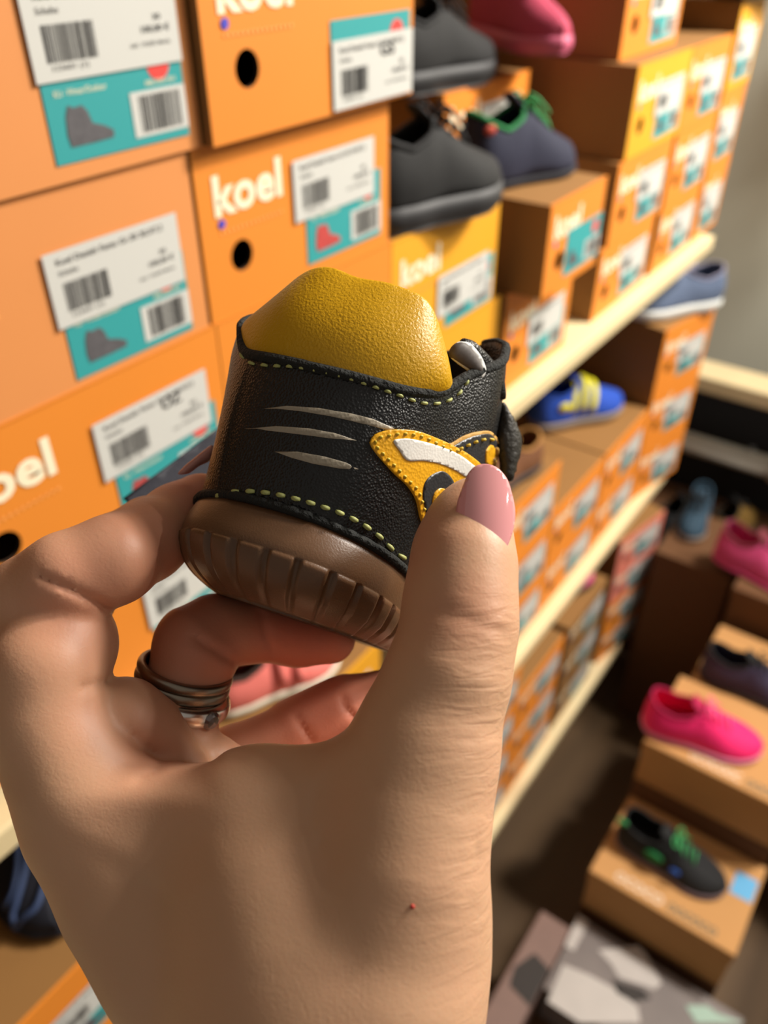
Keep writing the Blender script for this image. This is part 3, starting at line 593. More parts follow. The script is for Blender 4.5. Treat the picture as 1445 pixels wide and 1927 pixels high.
def patch(name, poly, m, off=.0004, parent=None, step=5, bv=None, smooth=True, depthfn=None, dome=0):
    if smooth: poly = smooth_poly(poly)
    xs = [p[0] for p in poly]; ys = [p[1] for p in poly]; pts = [Vector(p) for p in poly]; n = len(poly)
    x = min(xs) + step / 2
    edge = np.array(poly)
    while x < max(xs):
        y = min(ys) + step / 2
        while y < max(ys):
            if inpoly(x, y, poly) and np.min(np.hypot(edge[:, 0] - x, edge[:, 1] - y)) > step * .45: pts.append(Vector((x, y)))
            y += step
        x += step
    r_ = delaunay_2d_cdt(pts, [(i, (i + 1) % n) for i in range(n)], [list(range(n))], 1, 1e-4)
    V2, F2 = r_[0], r_[2]; top, bot = [], []; last = None
    H = [hit(p[0], p[1], bv) if depthfn is None else depthfn(p[0], p[1]) for p in V2]
    good = [i for i, h in enumerate(H) if h is not None]
    if not good: print('NOHIT', name, parent); return bpy.data.objects[-1]
    for i, p in enumerate(V2):
        h = H[i]
        if h is None:
            j = min(good, key=lambda g: (V2[g][0] - p[0]) ** 2 + (V2[g][1] - p[1]) ** 2); nn = H[j][1]; rr = ray(p[0], p[1]); q0 = H[j][0]
            t_ = np.linalg.norm(q0 - CAM); h = (CAM + rr * t_, nn)
        de = min(1, np.min(np.hypot(edge[:, 0] - p[0], edge[:, 1] - p[1])) / 25) if dome else 0
        top.append(h[0] + h[1] * (off + dome * math.sqrt(max(0, 1 - (1 - de) ** 2)))); bot.append(h[0] - h[1] * .0003)
    nv_ = len(V2); edges = {}
    for f in F2:
        for a in range(len(f)): edges[(f[a], f[(a + 1) % len(f)])] = 1
    Fc2 = [tuple(f) for f in F2]
    for (a, b) in edges:
        if (b, a) not in edges: Fc2.append((b, a, nv_ + a, nv_ + b))
    return mesh_obj(name, top + bot, Fc2, m, parent or toddler, True)
def stitches(name, path, n, m, r=.00045, off=.0004, duty=.62, bv=None, parent=None):
    p = resample(path, n * 8 + 1); parts = []
    for i in range(n):
        seg = p[int(i * 8):int(i * 8 + 8 * duty) + 1]; q = []
        for k, (x, y) in enumerate(seg):
            h = hit(x, y, bv)
            if h is None: continue
            e = math.sin(math.pi * k / (len(seg) - 1)); q.append(h[0] + h[1] * (off * (e - .1)))
        if len(q) > 2: parts.append(tube(q, [r * (.7 + .3 * math.sin(math.pi * k / (len(q) - 1))) for k in range(len(q))], 6))
    v, f = merge(parts); return mesh_obj(name, v, f, m, parent or toddler, True)
THREAD = mat('pale_green_thread', (168, 172, 104), .6); YTHREAD = mat('yellow_thread', (205, 172, 40), .55)
SILV = mat('silver_grey_print', (160, 150, 132), .45, bump=.00006, bscale=1500, kind='voronoi'); YLEA = mat('yellow_patch_leather', (230, 168, 20), .38, bump=.0001, bscale=1300, kind='voronoi')
WLEA = mat('white_print_leather', (226, 224, 218), .4, bump=.00005, bscale=1500, kind='voronoi'); CLEA = mat('charcoal_print', (44, 44, 46), .4, bump=.00006, bscale=1500, kind='voronoi'); TANE = mat('raw_tan_edge', (196, 150, 74), .7)
for poly in ([(497, 769), (540, 764), (600, 768), (660, 778), (700, 788), (742, 806), (730, 810), (680, 797), (620, 783), (560, 773)],
             [(460, 807), (520, 802), (580, 806), (630, 815), (671, 829), (620, 825), (560, 817), (510, 811)],
             [(517, 850), (560, 850), (610, 859), (650, 870), (675, 883), (640, 882), (590, 873), (550, 862)]):
    patch('printed_stripe', poly, SILV, .00012, smooth=False, step=6)
body = [(695, 833), (702, 820), (722, 811), (753, 808), (782, 811), (815, 823), (848, 838), (880, 856), (903, 876), (915, 900), (908, 940), (880, 985), (845, 1010), (815, 1018), (804, 1004), (791, 979), (780, 937), (764, 913), (742, 893), (722, 871), (703, 848)]
edge2 = [(770, 850), (800, 838), (848, 834), (870, 821), (900, 812), (922, 812), (933, 824), (933, 868), (925, 890), (880, 900), (820, 880)]
pr1 = patch('black_printed_patch', edge2, TANE, .0004)
e3 = [(775, 858), (805, 845), (848, 840), (870, 828), (900, 818), (920, 817), (929, 827), (929, 868), (921, 888), (880, 898), (820, 880)]
patch('printed_area', e3, CLEA, .0006, pr1)
pb = patch('yellow_vehicle_patch', body, YLEA, .0008)
patch('white_band', [(737, 829), (757, 825), (791, 830), (824, 840), (857, 854), (880, 870), (896, 886), (888, 899), (874, 897), (853, 885), (822, 872), (791, 866), (759, 864), (748, 848)], WLEA, .0010, pb, step=5)
patch('wheel_print', [(791, 925), (796, 904), (812, 890), (828, 886), (843, 897), (852, 920), (851, 942), (836, 975), (815, 998), (803, 992), (797, 965)], CLEA, .0010, pb, step=5)
patch('wheel_hub_print', [(808, 937), (813, 924), (824, 917), (835, 922), (840, 939), (831, 957), (817, 980), (810, 962)], YLEA, .0012, pb, step=5)
patch('wheel_print', [(909, 860), (912, 844), (920, 836), (927, 846), (926, 869), (919, 876), (911, 872)], YLEA, .0008, pr1, step=4)
stitches('patch_stitching', [(704, 836), (706, 828), (728, 820), (760, 816), (790, 821), (822, 836), (850, 848), (868, 846)], 12, YTHREAD, .0004, .0011)
stitches('patch_stitching', [(706, 840), (722, 858), (742, 879), (764, 903), (782, 922), (790, 945), (798, 972), (806, 995)], 13, YTHREAD, .0004, .0011)
stitches('patch_stitching', [(860, 845), (880, 836), (900, 828), (920, 826), (928, 834)], 5, YTHREAD, .0004, .0013)
stitches('collar_stitching', [(449, 640), (453, 664), (466, 680), (500, 688), (545, 690), (600, 699), (650, 711), (700, 727), (750, 744), (800, 759), (840, 755), (868, 735), (885, 703)], 21, THREAD, .00042, .0004)
stitches('sole_stitching', [(383, 950), (400, 938), (440, 926), (480, 925), (520, 930), (560, 939), (600, 951), (640, 965), (680, 985), (715, 1011), (745, 1041), (775, 1058)], 15, THREAD, .0006, .0006)
# dark welt between upper and sole
wl = [SH(p[0] * 1.01, p[1] + .3, p[2] - (.6 if abs(p[0]) < 10 and p[2] < 5 else 0)) for p in sole_level(21.35)]
WELT = mat('ragged_black_welt', (20, 22, 20), .85, bump=.0012, bscale=900)
v, f = tube(wl, .0011, 8, True); mesh_obj('leather_welt', v, f, WELT, toddler, True)
ce = [SH(*UP_[i][-1]) for i in range(len(ring)) if UP_[i][-1][2] < 48]; idx = [i for i in range(len(ring)) if UP_[i][-1][2] < 48]
order = [i for i in idx if ring[i][1] < 0] + [i for i in idx if ring[i][1] > 0]
v, f = tube([SH(UP_[i][-1][0] * .985, UP_[i][-1][1] - .2, UP_[i][-1][2] + .3) for i in order], .0013, 8); mesh_obj('collar_edge', v, f, WELT, toddler, True)
# yellow padded collar
us = [0, .12, .22, .32, .42, .52, .64, .75, .84, .92, 1]
tp = [(-25.5, 72, 19), (-22.0, 66, 8), (-18.5, 71, 3.5), (-13, 77.0, 1), (-6.5, 79, -.5), (2, 77.6, -.8), (12, 77.6, 0), (20.5, 75.5, 3), (25.5, 68, 9), (26.8, 64, 16), (26.2, 65, 21)]
base_i = [i for i in order if UP_[i][-1][2] < 19.5]; bl = np.array([UP_[i][-1] for i in base_i])
s_ = np.concatenate([[0], np.cumsum(np.linalg.norm(np.diff(bl, axis=0), axis=1))]); s_ /= s_[-1]
NU = 90; V = []; NV_ = 22
for a in range(NU + 1):
    u_ = a / NU; B_ = np.array([np.interp(u_, s_, bl[:, j]) for j in range(3)]) + [0, -2.0, 0]; T_ = spline(us, tp, u_)
    inn = np.array([-B_[0], 0, 14 - B_[2]]); inn /= np.linalg.norm(inn) + 1e-9; hgt = np.linalg.norm(T_ - B_)
    B_ = B_ + inn * 1.0
    for b in range(NV_):
        if b < 12: v_ = b / 11; p = B_ + (T_ - B_) * v_ - inn * (2.6 * math.sin(math.pi * v_ ** .9) * min(1, hgt / 12))
        elif b < 17: a_ = (b - 12 + 1) / 5 * math.pi; p = T_ + inn * (2.2 * (1 - math.cos(a_))) + np.array([0, 1.1 * math.sin(a_), 0])
        else: v_ = (b - 16) / 5; p = T_ + inn * 4.4 + (B_ + inn * 5 - T_ - inn * 4.4) * v_ + inn * 1.5 * math.sin(math.pi * v_)
        V.append(SH(*p))
MUST = mat('mustard_nappa_leather', (204, 154, 0), .40, bump=.00022, bscale=1500, kind='noise')
mesh_obj('padded_collar', V, grid_faces(NU + 1, NV_), MUST, toddler, True)
# lining inside, tongue edge and strap end seen past the ankle
v = [SH(*(sole_level(19)[i] * [.9, 1, .96] + [0, 2, 3])) for i in range(len(ring))]; mesh_obj('insole', v, [tuple(range(len(ring)))], mat('beige_insole', (170, 140, 100), .8), toddler)
def plane_depth(d0, gx=0, gy=0, x0=880, y0=680):
    def fn(x, y):
        d = d0 + gx * (x - x0) + gy * (y - y0); p = P(x, y, d); e = 1.
        n_ = np.cross(P(x + 1, y, d + gx) - p, P(x, y + 1, d + gy) - p); n_ /= np.linalg.norm(n_)
        if n_ @ ray(x, y) > 0: n_ = -n_
        return p, n_
    return fn
GT = mat('grey_microfibre', (84, 77, 74), .6); WT = mat('white_edge_binding', (226, 226, 222), .5)
tg = patch('tongue', [(846, 668), (852, 652), (864, 643), (880, 645), (896, 660), (908, 680), (912, 700), (905, 711), (892, 706), (875, 694), (860, 683)], WT, .0006, None, 6, depthfn=plane_depth(.199, .00006, .00003))
patch('tongue_lining', [(845, 668), (851, 652), (863, 644), (876, 648), (890, 664), (901, 682), (905, 696), (900, 703), (889, 699), (874, 690), (860, 681)], GT, .0009, tg, 6, depthfn=plane_depth(.199, .00006, .00003), dome=.0010)
patch('strap_top', [(862, 652), (872, 637), (886, 640), (905, 656), (922, 674), (937, 692), (945, 718), (944, 752), (925, 745), (905, 715), (880, 690)], LEA, .0006, None, 6, depthfn=plane_depth(.2085, .00012, .00006, 900, 690), dome=.0022)
stp = patch('strap_end', [(944, 758), (952, 772), (966, 798), (976, 825), (975, 850), (966, 878), (955, 906), (946, 902), (941, 870), (936, 835), (938, 795)], mat('worn_dark_strap', (36, 32, 24), .5, var=.5, vscale=260, bump=.0004, bscale=700), .0012, None, 6, depthfn=plane_depth(.222, .0001, 0, 950, 800), dome=.0018)

# ================================================================== the hand
def build_hand():
    sc_ = .9                                                # grid step in mm
    def K(px, py, d, r): return (np.array([(px - CX) / F * d, (py - CY) / F * d, d], np.float32), r)
    lo = np.array([-92, -24, 118.], np.float32); hi = np.array([48, 172., 252], np.float32)
    n = ((hi - lo) / sc_).astype(int); gx = [lo[i] + sc_ * np.arange(n[i], dtype=np.float32) for i in range(3)]
    BIG = 30.0
    def chain(pts, k=1.5, field=None):
        Fd = np.full(n, BIG, np.float32) if field is None else field
        pts = [K(*p) for p in pts]
        for (a, ra), (b, rb) in zip(pts[:-1], pts[1:]):
            m = max(ra, rb) + 14; l_ = np.minimum(a, b) - m; h_ = np.maximum(a, b) + m
            i0 = np.clip(((l_ - lo) / sc_).astype(int), 0, n); i1 = np.clip(((h_ - lo) / sc_).astype(int) + 1, 0, n)
            sl = tuple(slice(i0[i], i1[i]) for i in range(3))
            if any(i1[i] <= i0[i] for i in range(3)): continue
            X = gx[0][sl[0]][:, None, None]; Y = gx[1][sl[1]][None, :, None]; Z = gx[2][sl[2]][None, None, :]
            ab = b - a; L2 = float(ab @ ab) + 1e-6
            t = np.clip(((X - a[0]) * ab[0] + (Y - a[1]) * ab[1] + (Z - a[2]) * ab[2]) / L2, 0, 1)
            d = np.sqrt((X - a[0] - t * ab[0]) ** 2 + (Y - a[1] - t * ab[1]) ** 2 + (Z - a[2] - t * ab[2]) ** 2) - (ra + (rb - ra) * t)
            Fd[sl] = smin(Fd[sl], d.astype(np.float32), k)
        return Fd
    def tri(a, b, c, k, Fd):
        (a, ra), (b, rb), (c, rc) = K(*a), K(*b), K(*c)
        m = max(ra, rb, rc) + 14; l_ = np.minimum(np.minimum(a, b), c) - m; h_ = np.maximum(np.maximum(a, b), c) + m
        i0 = np.clip(((l_ - lo) / sc_).astype(int), 0, n); i1 = np.clip(((h_ - lo) / sc_).astype(int) + 1, 0, n); sl = tuple(slice(i0[i], i1[i]) for i in range(3))
        X = gx[0][sl[0]][:, None, None]; Y = gx[1][sl[1]][None, :, None]; Z = gx[2][sl[2]][None, None, :]
        e0 = b - a; e1 = c - a; d00, d01, d11 = e0 @ e0, e0 @ e1, e1 @ e1; den = d00 * d11 - d01 * d01
        vx, vy, vz = X - a[0], Y - a[1], Z - a[2]
        d20 = vx * e0[0] + vy * e0[1] + vz * e0[2]; d21 = vx * e1[0] + vy * e1[1] + vz * e1[2]
        v = (d11 * d20 - d01 * d21) / den; w_ = (d00 * d21 - d01 * d20) / den
        v = np.clip(v, 0, 1); w_ = np.clip(w_, 0, 1); s = np.maximum(v + w_, 1); v = v / s; w_ = w_ / s
        d = np.sqrt((vx - v * e0[0] - w_ * e1[0]) ** 2 + (vy - v * e0[1] - w_ * e1[1]) ** 2 + (vz - v * e0[2] - w_ * e1[2]) ** 2) - (ra * (1 - v - w_) + rb * v + rc * w_)
        Fd[sl] = smin(Fd[sl], d.astype(np.float32), k)
        return Fd
    def smin(a, b, k):
        h = np.maximum(k - np.abs(a - b), 0) / k; return np.minimum(a, b) - h * h * k * .25
    # palm, thumb web, back of the hand and forearm
    palm = chain([(790, 1480, 163, 12.3), (762, 1620, 160, 14.3), (733, 1750, 162, 18.3), (690, 1900, 160, 20.8), (650, 2150, 154, 23), (610, 2500, 152, 25)], 8)
    palm = chain([(142, 1450, 181, 12.9), (174, 1540, 181, 13.1), (252, 1680, 178, 13.6), (337, 1800, 174, 14.7), (442, 1927, 171, 16.3), (520, 2100, 160, 19), (560, 2500, 158, 23)], 8, palm)
    palm = tri((215, 1500, 180, 10), (730, 1520, 164, 10), (600, 1960, 166, 15), 10, palm)
    palm = chain([(470, 1540, 172, 9), (500, 1620, 169, 13), (540, 1740, 166, 16.5), (570, 1900, 164, 20), (590, 2100, 162, 23)], 12, palm)
    palm = tri((150, 1478, 181, 9), (480, 1487, 171, 6.5), (560, 1700, 168, 11), 8, palm)
    palm = tri((480, 1487, 170, 6.5), (760, 1440, 165, 8.5), (640, 1700, 166, 11), 8, palm)
    palm = tri((560, 1478, 169, 6), (760, 1370, 165, 7.5), (740, 1480, 165, 8), 6, palm)
    palm = chain([(330, 1500, 206, 11), (430, 1700, 198, 14), (540, 1950, 180, 18), (580, 2500, 168, 24)], 10, palm)
    palm = tri((200, 1520, 180, 9), (350, 1510, 205, 10), (500, 1900, 178, 14), 8, palm)
    # thumb
    th_ = chain([(790, 1480, 163, 12.3), (818, 1385, 164, 12.0), (843, 1270, 166, 12.0), (867, 1175, 168, 10.9), (871, 1100, 170, 10.2), (878, 1045, 172, 9.4), (886, 985, 175, 7.6), (898, 950, 176, 6.0)], 4)
    th_ = chain([(820, 1140, 171, 5.5), (842, 1030, 174.5, 5.2), (866, 975, 176, 5.0)], 5, th_)
    # index finger
    ix = chain([(142, 1450, 181, 12.9), (92, 1350, 182, 12.5), (85, 1260, 182, 12.4)], 5)
    ix = chain([(85, 1260, 182, 12.4), (106, 1214, 187, 13.0), (80, 1145, 192, 10.8)], 2.5, ix)
    ixm = chain([(62, 1125, 187, 10.3), (130, 1088, 185, 10.1), (212, 1054, 188, 9.9)], 3)
    ixm = chain([(212, 1054, 188, 9.9), (276, 1018, 199, 9.4), (335, 978, 210, 8.9), (378, 950, 217, 8.4)], 3, ixm)
    ix = smin(ix, ixm, 1.6)
    pad = chain([(178, 1392, 187, 10.3), (232, 1362, 189, 9.7), (275, 1387, 191, 8.3), (345, 1448, 191, 6.0)], 4)
    # middle finger, mostly behind the index
    mf = chain([(250, 1520, 195, 10), (150, 1330, 203, 9), (125, 1180, 208, 8.6), (206, 1034, 214, 8.4), (280, 995, 220, 8.2), (352, 975, 228, 7.6)], 3)
    palm2 = chain([(290, 1455, 198, 7), (350, 1437, 199, 7), (400, 1434, 202, 6.2), (450, 1453, 204, 5), (520, 1470, 206, 5)], 3)
    # ring finger
    rf = chain([(340, 1480, 206, 9.5), (330, 1400, 203, 9.6), (346, 1300, 206, 9.5), (366, 1240, 208, 10.8)], 3)
    rf2 = chain([(372, 1215, 210, 11.4), (405, 1190, 213, 9.4), (478, 1188, 218, 8.6)], 3)
    rf = smin(rf, rf2, 1.2)
    rf3 = chain([(485, 1186, 218, 8.4), (560, 1197, 222, 7.8), (620, 1200, 224, 7.2)], 3); rf = smin(rf, rf3, .8)
    # little finger
    lf = chain([(400, 1500, 215, 9), (440, 1432, 220, 8.8), (545, 1385, 224, 8.8)], 3)
    lf2 = chain([(560, 1375, 225, 9.4), (640, 1340, 228, 9.8)], 3); lf = smin(lf, lf2, 1.0)
    lf3 = chain([(655, 1335, 229, 9.8), (730, 1325, 231, 9.0), (790, 1330, 232, 8)], 3); lf = smin(lf, lf3, .8)
    S = smin(palm, th_, 9); S = smin(S, ix, 5); S = smin(S, pad, 1.4); S = smin(S, palm2, 1.5); S = smin(S, mf, 1.2); S = smin(S, rf, 1.2); S = smin(S, lf, 1.6)
    # creases pressed into the skin (thin grooves following fold lines)
    def groove(pts, dep, wd, zmax, zmin=0):
        nonlocal S
        k0 = max(0, int((zmin - lo[2]) / sc_)); k1 = min(n[2], int((zmax - lo[2]) / sc_)); m = 28
        xs = [(p[0] - CX) / F for p in pts]; ys = [(p[1] - CY) / F for p in pts]; zz = (max(zmin, 130), zmax)
        i0 = max(0, int((min(x * z for x in xs for z in zz) - 4 - lo[0]) / sc_)); i1 = min(n[0], int((max(x * z for x in xs for z in zz) + 4 - lo[0]) / sc_))
        j0 = max(0, int((min(y * z for y in ys for z in zz) - 4 - lo[1]) / sc_)); j1 = min(n[1], int((max(y * z for y in ys for z in zz) + 4 - lo[1]) / sc_))
        X = gx[0][i0:i1][:, None, None]; Y = gx[1][j0:j1][None, :, None]; Z = gx[2][k0:k1][None, None, :]
        U_ = X / Z; V_ = Y / Z; best = np.full(np.broadcast(U_, V_).shape, 9., np.float32)
        for a in range(len(pts) - 1):
            ax_, ay = xs[a], ys[a]; dx, dy = xs[a+1] - ax_, ys[a+1] - ay; t = np.clip(((U_ - ax_) * dx + (V_ - ay) * dy) / (dx * dx + dy * dy), 0, 1)
            e = np.sin(math.pi * (a + t + .35) / (len(pts) - 1 + .7))
            best = np.minimum(best, np.hypot(U_ - ax_ - t * dx, V_ - ay - t * dy) / np.maximum(e, .15) ** .5)
        S[i0:i1, j0:j1, k0:k1] += dep * np.exp(-(best * Z / wd) ** 2)
    groove([(75, 1085), (130, 1108), (180, 1132), (212, 1152)], 1.5, .9, 186)
    groove([(217, 1277), (180, 1288), (148, 1296)], 1.0, .9, 186)
    groove([(240, 1372), (268, 1404), (308, 1433), (286, 1455), (252, 1472)], .9, .9, 190)
    groove([(306, 1434), (400, 1431), (462, 1424)], .5, .9, 184)
    groove([(790, 1143), (830, 1148), (870, 1160), (912, 1178), (955, 1196)], .45, 1.0, 172)
    groove([(800, 1163), (850, 1172), (900, 1190)], .2, .8, 172)
    for g_ in ([(575, 1440), (592, 1500), (574, 1565)], [(600, 1485), (634, 1545)], [(590, 1530), (604, 1592)], [(560, 1520), (548, 1580)], [(650, 1400), (690, 1440), (704, 1485)], [(600, 1580), (640, 1630)]): groove(g_, .22, .8, 172)
    groove([(897, 1578), (894, 1630), (876, 1690)], .35, .9, 168)
    groove([(362, 1198), (402, 1222), (446, 1250)], 1.1, .9, 216, 190)
    groove([(490, 1150), (500, 1195), (516, 1230)], 1.0, .9, 224, 200)
    groove([(556, 1348), (574, 1378), (590, 1400)], .9, .9, 232, 200); groove([(643, 1308), (650, 1335), (674, 1358)], .9, .9, 232, 200)
    # ---------------- surface nets
    s = S < 0; cells = np.zeros(tuple(m - 1 for m in n), np.uint8)
    c8 = [(i, j, k) for i in (0, 1) for j in (0, 1) for k in (0, 1)]
    cnt = np.zeros(tuple(m - 1 for m in n), np.int8)
    for (i, j, k) in c8: cnt += s[i:n[0]-1+i, j:n[1]-1+j, k:n[2]-1+k]
    act = (cnt > 0) & (cnt < 8); idx = np.argwhere(act); vid = -np.ones(act.shape, np.int32); vid[act] = np.arange(len(idx))
    acc = np.zeros((len(idx), 3)); num = np.zeros(len(idx))
    for a in c8:
        for ax in range(3):
            if a[ax]: continue
            b = list(a); b[ax] = 1
            sa = S[idx[:, 0] + a[0], idx[:, 1] + a[1], idx[:, 2] + a[2]]; sb = S[idx[:, 0] + b[0], idx[:, 1] + b[1], idx[:, 2] + b[2]]
            m = (sa < 0) != (sb < 0); t = np.where(m, sa / np.where(m, sa - sb, 1), 0)
            p = np.tile(np.array(a, float), (len(idx), 1)); p[:, ax] += t; acc[m] += p[m]; num[m] += 1
    Vt = lo + sc_ * (idx + acc / num[:, None])
    faces = []
    for ax in range(3):
        o1, o2 = [(1, 2), (2, 0), (0, 1)][ax]
        A_ = [slice(1, m - 1) for m in n]; A_[ax] = slice(0, n[ax] - 1); B_ = list(A_); B_[ax] = slice(1, n[ax])
        sa, sb = s[tuple(A_)], s[tuple(B_)]; e = np.argwhere(sa != sb)
        if not len(e): continue
        inside = sa[e[:, 0], e[:, 1], e[:, 2]]; g = e + 1; g[:, ax] -= 1
        def cid(d1, d2):
            q = g.copy(); q[:, o1] -= d1; q[:, o2] -= d2; return vid[q[:, 0], q[:, 1], q[:, 2]]
        q = np.stack([cid(1, 1), cid(0, 1), cid(0, 0), cid(1, 0)], 1); q[~inside] = q[~inside][:, ::-1]; q = q[(q >= 0).all(1)]; faces.append(q)
    Fq = np.concatenate(faces)
    # light smoothing
    E_ = np.concatenate([Fq[:, [0, 1]], Fq[:, [1, 2]], Fq[:, [2, 3]], Fq[:, [3, 0]]])
    for it in range(3):
        sm_ = np.zeros_like(Vt); ct_ = np.zeros(len(Vt)); np.add.at(sm_, E_[:, 0], Vt[E_[:, 1]]); np.add.at(ct_, E_[:, 0], 1); np.add.at(sm_, E_[:, 1], Vt[E_[:, 0]]); np.add.at(ct_, E_[:, 1], 1)
        Vt = Vt + .5 * (sm_ / np.maximum(ct_, 1)[:, None] - Vt)
    return Vt, Fq
HV, HF = build_hand()
HW = CAM + (HV / 1000) @ BASIS.T
# redder skin on finger pads and joints: a colour attribute of the skin itself
def skin_red(v):
    px = CX + F * v[:, 0] / v[:, 2]; py = CY + F * v[:, 1] / v[:, 2]; r_ = np.zeros(len(v))
    for (x, y, d, R_, a) in ((180, 1120, 180, 22, .38), (250, 1060, 195, 18, .7), (370, 960, 212, 14, .9), (110, 1210, 172, 14, .2), (560, 1200, 220, 26, .9), (400, 1230, 208, 20, .7), (620, 1350, 225, 30, .8), (300, 1400, 180, 14, .4), (830, 1050, 172, 9, .5), (870, 1150, 160, 9, .25), (200, 1340, 172, 12, .3)):
        c = np.array([(x - CX) / F * d, (y - CY) / F * d, d]); r_ = np.maximum(r_, a * np.exp(-((v - c) ** 2).sum(1) / (R_ ** 2)))
    return r_
SKIN = bpy.data.materials.new('skin'); SKIN.use_nodes = True; nt = SKIN.node_tree; b = nt.nodes['Principled BSDF']
at = nt.nodes.new('ShaderNodeAttribute'); at.attribute_name = 'redness'
tc = nt.nodes.new('ShaderNodeTexCoord'); n1 = nt.nodes.new('ShaderNodeTexNoise'); n1.inputs['Scale'].default_value = 60; n1.inputs['Detail'].default_value = 4; nt.links.new(tc.outputs['Object'], n1.inputs['Vector'])
m1 = nt.nodes.new('ShaderNodeMix'); m1.data_type = 'RGBA'; m1.inputs[6].default_value = lin((198, 158, 124)) + (1,); m1.inputs[7].default_value = lin((208, 160, 128)) + (1,); nt.links.new(n1.outputs['Fac'], m1.inputs[0])
m2 = nt.nodes.new('ShaderNodeMix'); m2.data_type = 'RGBA'; m2.inputs[7].default_value = lin((196, 104, 84)) + (1,); nt.links.new(m1.outputs[2], m2.inputs[6]); nt.links.new(at.outputs['Fac'], m2.inputs[0]); nt.links.new(m2.outputs[2], b.inputs['Base Color'])
b.inputs['Roughness'].default_value = .48; b.inputs['Subsurface Weight'].default_value = .22; b.inputs['Subsurface Radius'].default_value = (1, .32, .16); b.inputs['Subsurface Scale'].default_value = .004; b.inputs['Specular IOR Level'].default_value = .4
mp = nt.nodes.new('ShaderNodeMapping'); mp.inputs['Scale'].default_value = (1, 1, 1); nt.links.new(tc.outputs['Object'], mp.inputs['Vector'])
n2 = nt.nodes.new('ShaderNodeTexNoise'); n2.inputs['Scale'].default_value = 700; n2.inputs['Detail'].default_value = 5; n2.inputs['Distortion'].default_value = 1.2; nt.links.new(mp.outputs[0], n2.inputs['Vector'])
v1 = nt.nodes.new('ShaderNodeTexVoronoi'); v1.inputs['Scale'].default_value = 1500; nt.links.new(mp.outputs[0], v1.inputs['Vector'])
cbx = nt.nodes.new('ShaderNodeCombineXYZ')
for k_, (vec, sc_) in enumerate(((RT, .22), (UP, 1.0), (FW, .35))):
    dt = nt.nodes.new('ShaderNodeVectorMath'); dt.operation = 'DOT_PRODUCT'; dt.inputs[1].default_value = tuple(float(q) * sc_ for q in vec); nt.links.new(tc.outputs['Object'], dt.inputs[0]); nt.links.new(dt.outputs['Value'], cbx.inputs[k_])
n3 = nt.nodes.new('ShaderNodeTexNoise'); n3.inputs['Scale'].default_value = 480; n3.inputs['Detail'].default_value = 2; n3.inputs['Distortion'].default_value = .6; nt.links.new(cbx.outputs[0], n3.inputs['Vector'])
wa = nt.nodes.new('ShaderNodeAttribute'); wa.attribute_name = 'wrinkle'
wm = nt.nodes.new('ShaderNodeMath'); wm.operation = 'MULTIPLY'; nt.links.new(n3.outputs['Fac'], wm.inputs[0]); nt.links.new(wa.outputs['Fac'], wm.inputs[1])
ad = nt.nodes.new('ShaderNodeMath'); ad.operation = 'MULTIPLY_ADD'; ad.inputs[1].default_value = .35; nt.links.new(v1.outputs['Distance'], ad.inputs[0]); nt.links.new(n2.outputs['Fac'], ad.inputs[2])
bp = nt.nodes.new('ShaderNodeBump'); bp.inputs['Strength'].default_value = .55; bp.inputs['Distance'].default_value = .00009; wa2 = nt.nodes.new('ShaderNodeMath'); wa2.operation = 'ADD'; nt.links.new(ad.outputs[0], wa2.inputs[0]); nt.links.new(wm.outputs[0], wa2.inputs[1]); nt.links.new(wa2.outputs[0], bp.inputs['Height']); nt.links.new(bp.outputs[0], b.inputs['Normal'])
person = thing('person', 'person\'s bare hand and wrist with pink nail and rings holding the black toddler shoe', 'person', P(600, 1700, .16))
hand = mesh_obj('hand', HW, HF, SKIN, person, True)
wr = hand.data.attributes.new('wrinkle', 'FLOAT', 'POINT')
hx_ = CX + F * HV[:, 0] / HV[:, 2]; hy_ = CY + F * HV[:, 1] / HV[:, 2]
wr.data.foreach_set('value', (7.5 * np.exp(-((hx_ - 920) / 110) ** 2) * (sm(1060, 1180, hy_) * (1 - .5 * sm(1650, 1900, hy_))) + 1.2 * np.exp(-(((hx_ - 240) / 60) ** 2 + ((hy_ - 1400) / 60) ** 2))).astype(np.float32))
ca = hand.data.attributes.new('redness', 'FLOAT', 'POINT'); ca.data.foreach_set('value', skin_red(HV).astype(np.float32))
NAIL = mat('pink_gel_nail', (234, 160, 162), .06, coat=1.0, spec=.6)
def cyl_depth(a, b_, R_):
    A_ = np.array([(a[0] - CX) / F * a[2], (a[1] - CY) / F * a[2], a[2]]) / 1000; B2 = np.array([(b_[0] - CX) / F * b_[2], (b_[1] - CY) / F * b_[2], b_[2]]) / 1000; ax = (B2 - A_) / np.linalg.norm(B2 - A_); R_ = R_ / 1000
    def fn(x, y):
        d = np.array([(x - CX) / F, (y - CY) / F, 1.]); dp = d - ax * (d @ ax); op = -A_ + ax * (A_ @ ax)
        qa, qb, qc = dp @ dp, 2 * dp @ op, op @ op - R_ ** 2; D_ = qb * qb - 4 * qa * qc
        if D_ < 0: return None
        t = (-qb - math.sqrt(D_)) / (2 * qa); p = d * t; nn = (p - A_) - ax * ((p - A_) @ ax); s = (p - A_) @ ax; nn /= np.linalg.norm(nn)
        p = p - nn * .0 ; L_ = np.linalg.norm(B2 - A_)
        p = p + nn * (.0009 * (1 - ((s / L_ - .5) / .6) ** 2))
        return CAM + BASIS @ p, BASIS @ nn
    return fn
